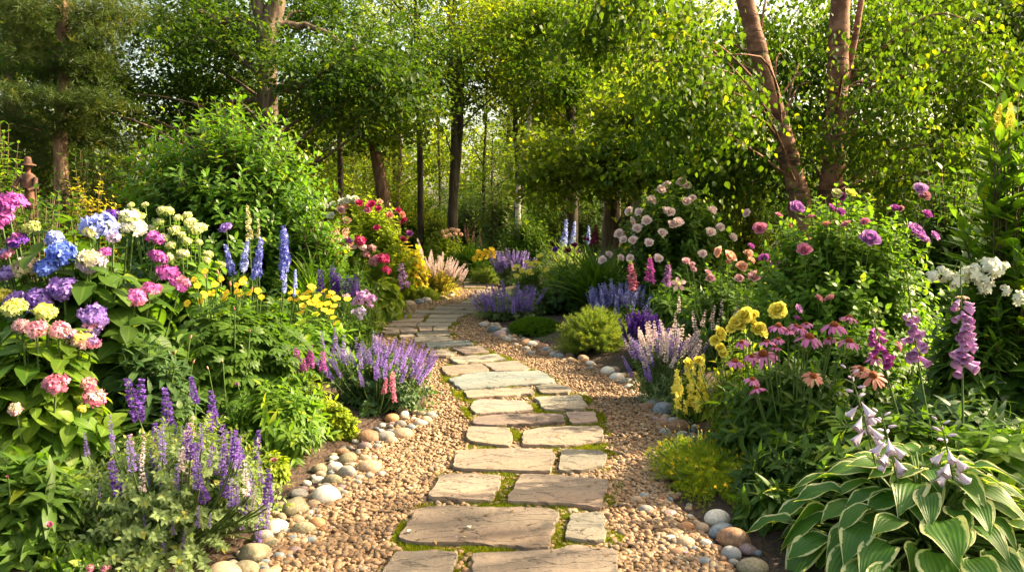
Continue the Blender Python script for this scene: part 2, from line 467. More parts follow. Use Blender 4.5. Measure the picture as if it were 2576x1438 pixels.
SOIL = None
def make_soil():
    m, nt, nd, lk = new_mat("mulch_and_leaf_litter")
    n1 = noise(nt, 3.0, 8.0, rough=.7); n2 = noise(nt, 40.0, 4.0, stretch=(1, .45, 1)); n3 = noise(nt, .35, 3.0)
    c = mix_rgb(nt, smap(nt, n2, .35, .65), (.018, .010, .006), (.075, .040, .022))
    c = mix_rgb(nt, smap(nt, n1, .52, .68), c, (.05, .035, .018))
    c = mix_rgb(nt, smap(nt, n3, .50, .62), c, (.035, .055, .012))
    p = N(nt, "ShaderNodeBsdfPrincipled"); lk.new(c, p.inputs['Base Color']); p.inputs['Roughness'].default_value = .9
    b = N(nt, "ShaderNodeBump"); b.inputs['Strength'].default_value = .8; b.inputs['Distance'].default_value = .03
    lk.new(math_n(nt, 'ADD', n1, n2), b.inputs['Height']); lk.new(b.outputs[0], p.inputs['Normal'])
    o = N(nt, "ShaderNodeOutputMaterial"); lk.new(p.outputs[0], o.inputs[0])
    return m
def make_ground():
    xs = np.concatenate([-np.geomspace(400, 9.2, 26), np.arange(-9, 9.01, .16), np.geomspace(9.2, 400, 26)])
    ys = np.concatenate([-np.geomspace(300, 2, 16), np.arange(-1, 27, .16), np.geomspace(27.3, 600, 30)])
    X, Y = np.meshgrid(xs, ys)
    Z = gz(X, Y)
    V = np.stack([X, Y, Z], -1).reshape(-1, 3)
    nx, ny = len(xs), len(ys)
    i = np.arange(ny - 1)[:, None] * nx + np.arange(nx - 1)[None]
    a = Acc(); a.add(V, V * 0, [np.stack([i, i + 1, i + 1 + nx, i + nx], -1).reshape(-1, 4)])
    o = solo("ground", a.build("ground", [make_soil()]), kind="structure")
    o['label'] = "dark mulch and leaf litter under the flower beds and trees"
make_ground()

# ------------------------------------------------------------------ flagstones
FLAG = [
    ("dusky grey flagstone lying alone at the bottom, moss on its far side", [(815, 1310), (1000, 1305), (1190, 1312), (1205, 1328), (1165, 1400), (1180, 1540), (690, 1540), (740, 1440)], 'tan'),
    ("broad pitted brown-grey flagstone cut by the bottom of the frame", [(1280, 1318), (1560, 1308), (1840, 1292), (1862, 1270), (2140, 1288), (2172, 1340), (2200, 1540), (1290, 1540), (1275, 1400)], 'brown'),
    ("largest flagstone, brown slate with a curved cleft, two small petals lying on it", [(938, 1052), (1050, 1035), (1400, 1040), (1760, 1048), (1820, 1065), (1813, 1105), (1790, 1180), (1760, 1230), (1755, 1290), (1500, 1275), (1200, 1256), (880, 1250), (835, 1222), (890, 1150)], 'brown'),
    ("small squarish grey flagstone beside the largest slab, one chipped corner", [(1885, 1080), (2070, 1070), (2090, 1110), (2097, 1240), (1960, 1236), (1845, 1225), (1852, 1195)], 'grey'),
    ("smooth tan flagstone with rounded far corners, just behind the largest slab", [(1090, 842), (1280, 835), (1470, 850), (1455, 910), (1400, 1003), (1200, 994), (1040, 985), (1015, 968), (1060, 910)], 'tan'),
    ("cracked brown-grey flagstone with wavy ridges behind the largest slab", [(1580, 838), (1800, 846), (2110, 876), (2098, 950), (2070, 1040), (1800, 1012), (1490, 1004), (1540, 920)], 'brown'),
    ("long pale tan flagstone with rounded end in the brightest sun patch", [(1205, 692), (1480, 685), (1780, 690), (1786, 740), (1765, 824), (1400, 815), (1200, 805), (1160, 782), (1175, 740)], 'tan'),
    ("rough grey-tan flagstone beside the long pale rounded one", [(1822, 692), (2070, 696), (2110, 722), (2082, 790), (1950, 814), (1810, 815), (1818, 760)], 'grey'),
    ("square sunlit tan flagstone with a mossy gap on its right", [(1270, 552), (1400, 556), (1520, 560), (1530, 600), (1515, 670), (1400, 660), (1280, 640), (1250, 612)], 'tan'),
    ("long tan flagstone crossed by striped shadows, left end notched", [(1600, 577), (1720, 557), (2060, 547), (2085, 572), (2080, 640), (1850, 667), (1590, 660), (1583, 615)], 'tan'),
    ("low long pinkish-tan flagstone behind the square sunlit one", [(1300, 497), (1500, 477), (1840, 475), (1850, 520), (1700, 530), (1400, 545), (1310, 540), (1290, 520)], 'pink'),
    ("small pinkish-grey flagstone with a tuft of moss at its corner", [(1852, 467), (2030, 460), (2045, 520), (1892, 533)], 'pink'),
    ("mauve-brown flagstone with angled right edge", [(1297, 397), (1340, 386), (1600, 395), (1650, 430), (1662, 453), (1500, 464), (1302, 475), (1270, 432)], 'mauve'),
    ("greenish grey flagstone right of the mauve-brown one", [(1665, 372), (1940, 360), (1990, 430), (1950, 444), (1722, 450)], 'grey'),
    ("thin grey-tan flagstone right in front of the blue slab", [(1228, 337), (1640, 312), (1668, 348), (1500, 364), (1260, 378)], 'tan'),
    ("small grey flagstone touching the right end of the blue slab", [(1668, 307), (1800, 292), (1898, 325), (1870, 345), (1712, 350)], 'grey'),
    ("wide blue-grey slate slab, the bluest flagstone", [(1140, 265), (1300, 227), (1700, 215), (1788, 270), (1780, 285), (1500, 300), (1222, 324)], 'blue'),
    ("sun-streaked tan flagstone just behind the blue slab", [(1092, 187), (1340, 172), (1390, 205), (1378, 220), (1132, 241)], 'tan'),
    ("broken pink-grey flagstone behind the right end of the blue slab", [(1348, 170), (1560, 152), (1638, 198), (1600, 211), (1432, 217)], 'pink'),
    ("long grey-green flagstone second behind the blue slab", [(1142, 137), (1440, 112), (1498, 145), (1200, 171)], 'grey'),
    ("grey-tan flagstone by the purple catmint, wedge shaped", [(1030, 98), (1120, 82), (1196, 110), (1128, 130), (1020, 124)], 'tan'),
    ("reddish brown flagstone with a wavy front edge at the bend", [(1165, 77), (1330, 62), (1392, 100), (1242, 112)], 'mauve'),
    ("pale blue-grey flagstone glinting at the bend", [(1000, 45), (1260, 30), (1300, 50), (1020, 74)], 'blue'),
]
FARF = [  # zoom-4 pixels
    [(780, 1160), (1240, 1150), (1340, 1180), (1180, 1200), (800, 1220)], [(580, 1120), (760, 1110), (800, 1145), (600, 1165)], [(800, 1090), (1250, 1072), (1290, 1130), (840, 1150)],
    [(330, 1072), (570, 1058), (590, 1095), (380, 1105)], [(590, 1060), (820, 1055), (800, 1090), (610, 1094)], [(340, 1022), (700, 1015), (820, 1050), (400, 1058)], [(840, 1010), (1040, 1008), (1030, 1072), (870, 1074)], [(1060, 1005), (1240, 1000), (1250, 1062), (1050, 1068)],
    [(480, 960), (850, 950), (800, 1000), (400, 1004)], [(860, 955), (1310, 955), (1280, 995), (820, 1000)], [(520, 890), (930, 895), (860, 940), (480, 945)], [(980, 900), (1380, 898), (1360, 942), (930, 945)], [(1010, 845), (1500, 838), (1380, 885), (980, 890)],
    [(680, 838), (960, 830), (890, 878), (640, 880)], [(850, 782), (1430, 780), (1300, 826), (770, 822)], [(1400, 790), (1640, 785), (1640, 822), (1330, 832)], [(1100, 725), (1600, 738), (1420, 772), (1060, 770)], [(1500, 742), (1640, 740), (1640, 778), (1490, 780)],
    [(1330, 700), (1640, 695), (1620, 732), (1230, 724)], [(1480, 655), (1660, 645), (1640, 688), (1410, 690)], [(1540, 612), (1720, 600), (1680, 640), (1500, 645)], [(1560, 560), (1860, 545), (1860, 600), (1580, 600)],
    [(1640, 500), (1860, 495), (1860, 540), (1650, 542)], [(1470, 430), (1770, 420), (1760, 470), (1480, 472)], [(1800, 465), (1890, 460), (1880, 490), (1790, 492)], [(1480, 390), (1680, 380), (1660, 412), (1470, 418)], [(1700, 385), (1900, 380), (1890, 450), (1780, 455)],
    [(1490, 350), (1680, 345), (1670, 372), (1490, 378)], [(1700, 345), (1960, 340), (1940, 372), (1690, 376)], [(1480, 315), (1640, 310), (1800, 335), (1500, 342)],
]
STONEC = dict(tan=((.195, .152, .104), (.26, .205, .145), (.13, .105, .078)), brown=((.165, .125, .085), (.23, .17, .12), (.10, .08, .06)), grey=((.17, .155, .115), (.23, .205, .155), (.11, .105, .08)),
              pink=((.20, .148, .114), (.25, .188, .148), (.15, .115, .09)), mauve=((.19, .145, .115), (.25, .19, .15), (.15, .12, .10)), blue=((.13, .155, .145), (.19, .21, .19), (.14, .135, .11)))
def slatemat(key):
    A, B, C = STONEC[key]
    m, nt, nd, lk = new_mat("flagstone_" + key)
    n1 = noise(nt, 1.6, 5.0, rough=.6, stretch=(1, 1.6, 1)); n2 = noise(nt, 26.0, 6.0, rough=.7); n3 = noise(nt, 2.2, 9.0, stretch=(.7, 2.2, 1), rough=.55); n4 = noise(nt, 5.0, 3.0)
    c = mix_rgb(nt, smap(nt, n1, .36, .64), A, B)
    c = mix_rgb(nt, math_n(nt, 'MULTIPLY', smap(nt, n2, .50, .72), .7), c, C)
    c = mix_rgb(nt, smap(nt, n4, .60, .74), c, (C[0] * .9, C[1] * .92, C[2] * .9))
    c = mix_rgb(nt, math_n(nt, 'MULTIPLY', smap(nt, noise(nt, .9, 4.0), .42, .62), .55), c, (A[0] * 1.15, A[1] * .92, A[2] * .72))
    lich = smap(nt, noise(nt, 13.0, 5.0, rough=.7), .66, .72)
    c = mix_rgb(nt, math_n(nt, 'MULTIPLY', lich, .45), c, (.30, .29, .22))
    oi = N(nt, "ShaderNodeObjectInfo"); hv = N(nt, "ShaderNodeHueSaturation"); lk.new(c, hv.inputs['Color'])
    hv.inputs['Saturation'].default_value = .84; lk.new(math_n(nt, 'ADD', .74, math_n(nt, 'MULTIPLY', oi.outputs['Random'], .5)), hv.inputs['Value']); c = hv.outputs[0]
    # cleft layers of the slate: stepped heights
    st = math_n(nt, 'ADD', math_n(nt, 'FLOOR', math_n(nt, 'MULTIPLY', n3, 9.0)), smap(nt, math_n(nt, 'FRACT', math_n(nt, 'MULTIPLY', n3, 9.0)), .0, .12))
    crease = math_n(nt, 'SUBTRACT', 1.0, smap(nt, math_n(nt, 'FRACT', math_n(nt, 'MULTIPLY', n3, 9.0)), .0, .07))
    c = mix_rgb(nt, math_n(nt, 'MULTIPLY', crease, .55), c, (C[0] * .45, C[1] * .45, C[2] * .45))
    h = math_n(nt, 'ADD', math_n(nt, 'MULTIPLY', st, .5), math_n(nt, 'MULTIPLY', n2, .35))
    p = N(nt, "ShaderNodeBsdfPrincipled"); lk.new(c, p.inputs['Base Color']); p.inputs['Roughness'].default_value = .72; p.inputs['Specular IOR Level'].default_value = .3
    b = N(nt, "ShaderNodeBump"); b.inputs['Strength'].default_value = .9; b.inputs['Distance'].default_value = .022
    lk.new(h, b.inputs['Height']); lk.new(b.outputs[0], p.inputs['Normal'])
    o = N(nt, "ShaderNodeOutputMaterial"); lk.new(p.outputs[0], o.inputs[0])
    return m
SLATE = {k: slatemat(k) for k in STONEC}
POLYS = []
TOPZ = .052
def rough_poly(pts, rng, step, amp):
    out = []; n = len(pts)
    for k in range(n):
        a = np.array(pts[k][:2]); b = np.array(pts[(k + 1) % n][:2])
        L = np.linalg.norm(b - a); m = max(1, int(L / step))
        nn = np.array([-(b - a)[1], (b - a)[0]]) / max(L, 1e-6)
        for j in range(m):
            q = a + (b - a) * (j / m)
            if j: q = q + nn * rng.normal() * amp
            out.append(q)
    # round corners: one pass of smoothing
    o = np.array(out)
    return o * .76 + np.roll(o, 1, 0) * .12 + np.roll(o, -1, 0) * .12
def flagstone(label, pts, key, rng):
    P = rough_poly(pts, rng, .04, .0075)
    c = P.mean(0); n = len(P)
    rel = P - c
    tilt = rng.normal(size=2) * .004
    rings = [(.985, -.03), (1.006, TOPZ - .014), (.997, TOPZ - .003), (.986, TOPZ)]
    V = []
    for s, z in rings:
        jit = rng.normal(size=(n,)) * (.0035 if z > 0 else 0)
        V.append(np.column_stack([rel * s, np.full(n, z) + (rel @ tilt if z > 0 else 0) + jit * (.6 if z < TOPZ else .3)]))
    V = np.concatenate(V)
    i = np.arange(n)
    qs = [np.stack([r * n + i, r * n + (i + 1) % n, (r + 1) * n + (i + 1) % n, (r + 1) * n + i], -1) for r in range(3)]
    a = Acc(); a.add(V, V * 0, [np.concatenate(qs), np.array([3 * n + i])])
    me = a.build("flagstone", [SLATE[key]], smooth=False)
    area = np.sum(rel[:, 0] * np.roll(rel[:, 1], -1) - rel[:, 1] * np.roll(rel[:, 0], -1))
    if area < 0: me.flip_normals()
    solo("flagstone", me, label, "flagstone", "flagstones of the winding path", loc=(c[0], c[1], 0))
    POLYS.append(P)
rng = RNG()
for lab, pts, key in FLAG:
    flagstone(lab, [gnd(*z6(*p), z=TOPZ) for p in pts], key, rng)
keys = ['grey', 'tan', 'grey', 'tan', 'mauve', 'tan', 'pink', 'grey', 'tan', 'grey', 'tan', 'grey', 'grey', 'pink', 'grey', 'grey', 'grey', 'tan', 'pink', 'grey', 'grey', 'tan', 'tan', 'tan', 'tan', 'tan', 'tan', 'tan', 'tan', 'tan']
ords = "first second third fourth fifth sixth seventh eighth ninth tenth eleventh twelfth thirteenth fourteenth fifteenth sixteenth seventeenth eighteenth nineteenth twentieth".split()
cname = dict(grey="grey", tan="tan", mauve="mauve", pink="pinkish", blue="blue-grey", brown="brown")
far_n = {}
for pts, key in zip(FARF, keys):
    k = far_n.get(key, 0); far_n[key] = k + 1
    flagstone("small %s flagstone, %s of that colour going back beyond the pale slab at the bend" % (cname[key], ords[k]), [gnd(*z4(*p), z=TOPZ) for p in pts], key, rng)

def in_poly(P, x, y, grow=0.0):
    c = P.mean(0)
    if grow:
        d = P - c; P = c + d * (1 + grow / np.maximum(np.linalg.norm(d, axis=1, keepdims=True), .05))
    ins = np.zeros(len(x), bool)
    bx = (x > P[:, 0].min()) & (x < P[:, 0].max()) & (y > P[:, 1].min()) & (y < P[:, 1].max())
    idx = np.nonzero(bx)[0]
    if not len(idx): return ins
    xx, yy = x[idx], y[idx]; r = np.zeros(len(idx), bool)
    a = P; b = np.roll(P, -1, 0)
    for (x0, y0), (x1, y1) in zip(a, b):
        if y0 == y1: continue
        r ^= ((y0 > yy) != (y1 > yy)) & (xx < (x1 - x0) * (yy - y0) / (y1 - y0) + x0)
    ins[idx] = r
    return ins
def in_any(x, y, grow=0.0):
    m = np.zeros(len(x), bool)
    for P in POLYS: m |= in_poly(P, x, y, grow)
    return m

# ------------------------------------------------------------------ gravel
def pebblemat():
    m, nt, nd, lk = new_mat("tan_pebbles")
    ax, al, r = lf(nt)
    cr = N(nt, "ShaderNodeValToRGB"); lk.new(r, cr.inputs[0])
    e = cr.color_ramp.elements
    e[0].position = 0; e[0].color = (.17, .088, .042, 1); e[1].position = 1; e[1].color = (.46, .34, .22, 1)
    for p, c in ((.2, (.26, .145, .07)), (.4, (.31, .19, .10)), (.55, (.20, .12, .07)), (.68, (.35, .225, .125)), (.8, (.22, .165, .12)), (.9, (.29, .135, .06))):
        q = e.new(p); q.color = rgba(c)
    n1 = noise(nt, 60.0, 3.0)
    c = mix_rgb(nt, math_n(nt, 'MULTIPLY', smap(nt, n1, .45, .7), .35), cr.outputs[0], (.14, .09, .055))
    hv = N(nt, "ShaderNodeHueSaturation"); lk.new(c, hv.inputs['Color']); hv.inputs['Value'].default_value = .86; hv.inputs['Saturation'].default_value = .97; hv.inputs['Hue'].default_value = .507; c = hv.outputs[0]
    p = N(nt, "ShaderNodeBsdfPrincipled"); lk.new(c, p.inputs['Base Color']); p.inputs['Roughness'].default_value = .62; p.inputs['Specular IOR Level'].default_value = .3
    o = N(nt, "ShaderNodeOutputMaterial"); lk.new(p.outputs[0], o.inputs[0])
    return m
import bmesh
def ico(sub):
    bm = bmesh.new(); bmesh.ops.create_icosphere(bm, subdivisions=sub, radius=1.0)
    V = np.array([v.co[:] for v in bm.verts]); Fc = np.array([[v.index for v in f.verts] for f in bm.faces])
    bm.free(); return V, Fc
I1, I2, I3 = ico(1), ico(2), ico(4)
def lump(base, rng, amp=.25, flat=1.0, freq=1.3):
    V, Fc = base
    d = np.zeros(len(V))
    for k in range(5):
        w = rng.normal(size=3) * freq; d += np.sin(V @ w + rng.random() * 6.28) / 3.2
    W = V * (1 + amp * d[:, None]); W = W * np.array([1, 1, flat])
    return dict(V=W, A=np.zeros((len(V), 3)), F=[Fc])
def make_gravel():
    rng = RNG()
    a = Acc()
    ys = np.linspace(2.6, YFAR, 160)
    xl, xr = XL(ys) - .10, XR(ys) + .10
    ac = np.linspace(0, 1, 9)
    X = xl[:, None] * (1 - ac) + xr[:, None] * ac
    V = np.stack([X, np.repeat(ys[:, None], 9, 1), np.full_like(X, .006)], -1).reshape(-1, 3)
    i = np.arange(159)[:, None] * 9 + np.arange(8)[None]
    g = Acc(); g.add(V, V * 0 + .3, [np.stack([i, i + 1, i + 10, i + 9], -1).reshape(-1, 4)])
    base = plainmat("gravel_bed", (.13, .08, .045), (.25, .165, .10), .9, 60, .8, .02)
    o = solo("path_bed", g.build("path_bed", [base]), kind="structure")
    o['label'] = "tan sandy bed of the winding path beneath the pebbles"
    tm = {}
    for q, (n, y0, y1, s0, s1, b) in enumerate([(11500, 3.4, 5.6, .011, .026, I2), (13000, 5.6, 9.5, .012, .026, I1), (13000, 9.5, YFAR, .016, .034, I1)]):
        u = rng.random(n * 3); y = y0 + (y1 - y0) * u
        x = XL(y) - .07 + (XR(y) - XL(y) + .14) * rng.random(n * 3)
        w = (XR(y) - XL(y)); keep = rng.random(n * 3) < w / w.max()
        keep &= ~in_any(x, y, -.004)
        x, y = x[keep][:n], y[keep][:n]; m = len(x)
        s = s0 + (s1 - s0) * rng.random(m) ** 2.2
        kinds = rng.integers(0, 6, m)
        for k in range(6):
            t = lump(b, rng, .28, .55); idx = np.nonzero(kinds == k)[0]
            yaw = rng.random(len(idx)) * 6.283
            d = np.stack([np.cos(yaw), np.sin(yaw), rng.normal(size=len(idx)) * .25], -1)
            M = frames(d, np.stack([rng.normal(size=len(idx)) * .3, rng.normal(size=len(idx)) * .3, np.ones(len(idx))], -1))
            sc = np.stack([s[idx] * (.6 + .3 * rng.random(len(idx))), s[idx] * (.9 + .5 * rng.random(len(idx))), s[idx] * (.8 + .4 * rng.random(len(idx)))], -1)
            M = M * sc[:, None, :]
            P = np.stack([x[idx], y[idx], .008 + .016 * rng.random(len(idx)) ** 1.5], -1)
            scatter(a, t, M, P, rng.random(len(idx)))
    solo("gravel", a.build("gravel", [pebblemat()]), "tan and brown pebbles spread on both sides of the flagstones", "gravel", kind="stuff")
make_gravel()
def make_moss():
    rng = RNG(); a = Acc()
    t = [tuft_t(rng, 7, .11, 1.15) for _ in range(4)]
    n = 240000
    y = 3.5 + (22 - 3.5) * rng.random(n) ** 1.7
    # the band the stones lie in
    sy = np.concatenate([P[:, 1] for P in POLYS]); sx = np.concatenate([P[:, 0] for P in POLYS])
    bins = np.arange(3.2, 23.5, .35); lo = []; hi = []
    for b in bins:
        m = (sy > b - .35) & (sy < b + .35)
        lo.append(sx[m].min() if m.any() else np.nan); hi.append(sx[m].max() if m.any() else np.nan)
    lo, hi = np.array(lo), np.array(hi); ok = ~np.isnan(lo)
    L = np.interp(y, bins[ok], lo[ok]) - .03; H = np.interp(y, bins[ok], hi[ok]) + .07
    x = L + (H - L) * rng.random(n)
    nz = np.sin(x * 5.1 + np.sin(y * 3.3) * 1.7) * np.sin(y * 4.7 + np.sin(x * 4.1) * 1.3) + .45 * np.sin(x * 17 + y * 11) + .35 * rng.normal(size=n)
    edge = np.minimum(x - L, H - x)
    keep = (nz > np.where(edge < .09, .42, -.35)) & ~in_any(x, y, -.008)
    keep &= in_any(x, y, .10)
    x, y, nz = x[keep], y[keep], nz[keep]
    k = rng.integers(0, 4, len(x))
    for j in range(4):
        i = np.nonzero(k == j)[0]; m = len(i)
        d = np.stack([rng.normal(size=m) * .25, rng.normal(size=m) * .25, np.ones(m)], -1)
        M = frames(d, rng.normal(size=(m, 3))) * (.016 + .016 * rng.random(m))[:, None, None]
        scatter(a, t[j], M, np.stack([x[i], y[i], .008 + .016 * np.clip(nz[i], 0, 1)], -1), rng.random(m))
    solo("moss", a.build("moss", [G['moss']]), "bright yellow-green moss filling the joints between flagstones", "moss", kind="stuff")
make_moss()
def petal_scraps():
    for (zx, zy, s, an) in ((1275, 1170, .022, .3), (895, 1192, .017, -.4)):
        p = gnd(*z6(zx, zy), z=TOPZ + .012)
        a = Acc(); scatter(a, leaf_t(3, 3, .3, .5, .4, .1), (rz(an) * s * 2)[None], np.zeros((1, 3)), np.array([.6]))
        solo("fallen_petal", a.build("fallen_petal", [fm('white')]), "small %s white petal lying on the largest flagstone" % ("oval" if an > 0 else "narrow"), "petal", loc=p)
petal_scraps()

def make_litter():
    rng = RNG(); n = 1700
    y = 3.5 + 12 * rng.random(n) ** 1.5; x = XL(y) - .3 + (XR(y) - XL(y) + .6) * rng.random(n)
    on = in_any(x, y, -.01); keep = ~on | (rng.random(n) < .35); x, y, on = x[keep], y[keep], on[keep]; n = len(x)
    z = np.where(on, TOPZ + .006, .034); z = np.where((x < XL(y) - .05) | (x > XR(y) + .05), gz(x, y) + .02, z)
    t = leaf_t(3, 3, .24, .45, .35, .25)
    a2 = rng.random(n) * 6.283
    M = frames(np.stack([np.cos(a2), np.sin(a2), rng.normal(size=n) * .12], -1), np.array([0, 0, 1.]) + rng.normal(size=(n, 3)) * .25) * (.012 + .026 * rng.random(n) ** 2)[:, None, None]
    a = Acc(); scatter(a, t, M, np.stack([x, y, z], -1), rng.random(n), 0)
    m = leafmat("dry_leaf", (.10, .055, .022), (.26, .17, .07), tw=.2, rib=.2, yellow=0)
    solo("leaf_litter", a.build("leaf_litter", [m]), "small dry brown leaves scattered on pebbles and flagstones", "leaf litter", kind="stuff")
make_litter()
def make_petals():
    rng = RNG(); n = 260
    y = 3.6 + 9 * rng.random(n); w = XR(y) - XL(y); u = rng.random(n); u = np.where(u < .5, u ** 2 * 2, 1 - (1 - u) ** 2 * 2)
    x = XL(y) - .15 + (w + .3) * u; z = np.where(in_any(x, y), TOPZ + .006, .036); z = np.maximum(z, gz(x, y) + .02)
    a2 = rng.random(n) * 6.283
    M = frames(np.stack([np.cos(a2), np.sin(a2), 0 * y], -1), np.array([0, 0, 1.]) + rng.normal(size=(n, 3)) * .3) * (.008 + .012 * rng.random(n))[:, None, None]
    a = Acc(); k = rng.integers(0, 3, n)
    for q in range(3):
        i = k == q; scatter(a, leaf_t(2, 3, .36, .5, .4, .2), M[i], np.stack([x, y, z], -1)[i], rng.random(i.sum()), q)
    solo("fallen_petals", a.build("fallen_petals", [fm('lav'), fm('palepink'), fm('cream')]), "tiny fallen petals strewn over the pebbles along the beds", "petals", kind="stuff")
make_petals()

# ------------------------------------------------------------------ edging stones
COB = {
    'tan': ("tan", plainmat("cobble_tan", (.30, .21, .13), (.42, .31, .20), .6, 5, .25, .01, C=(.24, .16, .10))), 'white': ("whitish", plainmat("cobble_white", (.46, .41, .34), (.60, .56, .48), .6, 5, .25, .01, C=(.36, .30, .24))),
    'grey': ("grey", plainmat("cobble_grey", (.20, .19, .165), (.31, .29, .25), .6, 6, .25, .01, C=(.15, .14, .125))), 'slate': ("slate-blue", plainmat("cobble_slate", (.115, .14, .16), (.20, .225, .235), .5, 6, .2, .01, C=(.10, .11, .115))),
    'brown': ("brown", plainmat("cobble_brown", (.20, .11, .06), (.32, .19, .11), .6, 5, .25, .01, C=(.13, .08, .05))), 'orange': ("rusty orange", plainmat("cobble_orange", (.36, .17, .07), (.46, .26, .13), .55, 6, .2, .01)),
    'olive': ("olive-grey", plainmat("cobble_olive", (.17, .145, .09), (.27, .235, .155), .65, 5, .3, .01, C=(.12, .115, .06))), 'mauve': ("mauve", plainmat("cobble_mauve", (.24, .16, .15), (.35, .25, .23), .6, 6, .25, .01)),
    'speck': ("speckled grey", plainmat("cobble_speckled", (.12, .125, .13), (.42, .41, .38), .55, 26, .15, .005, detail=3)),
}
rng = RNG()
COBT = []
for k in range(7):
    a = Acc(); t = lump(I3, rng, .16 if k < 5 else .26, .66, 1.0 if k < 5 else 1.6); a.add(t['V'], t['A'], t['F']); COBT.append(a)
COBME = {}
def cob_mesh(k, key):
    if (k, key) not in COBME: COBME[(k, key)] = COBT[k].build("edging_stone", [COB[key][1]])
    return COBME[(k, key)]
placed = []; cob_list = []
def cobble(pos, w, key, k=None, rot=None, label=None, asp=None, hz=None):
    k = int(rng.integers(0, 5)) if k is None else k
    asp = asp or (.62 + .3 * rng.random())
    o = bpy.data.objects.new("edging_stone", cob_mesh(k, key)); COL.objects.link(o)
    r = w / 2
    o.scale = (r, r * asp, r * (hz or (.85 + .3 * rng.random())))
    o.rotation_euler = (rng.normal() * .12, rng.normal() * .12, rng.normal() * .5 if rot is None else rot)
    o.location = (pos.x, pos.y, float(gz(pos.x, pos.y)) + r * .40)
    o['category'] = "stone"; o['group'] = "rounded stones edging the gravel path"
    if label: o['label'] = label
    placed.append((pos.x, pos.y, r)); cob_list.append((o, key, w, label))
    return o
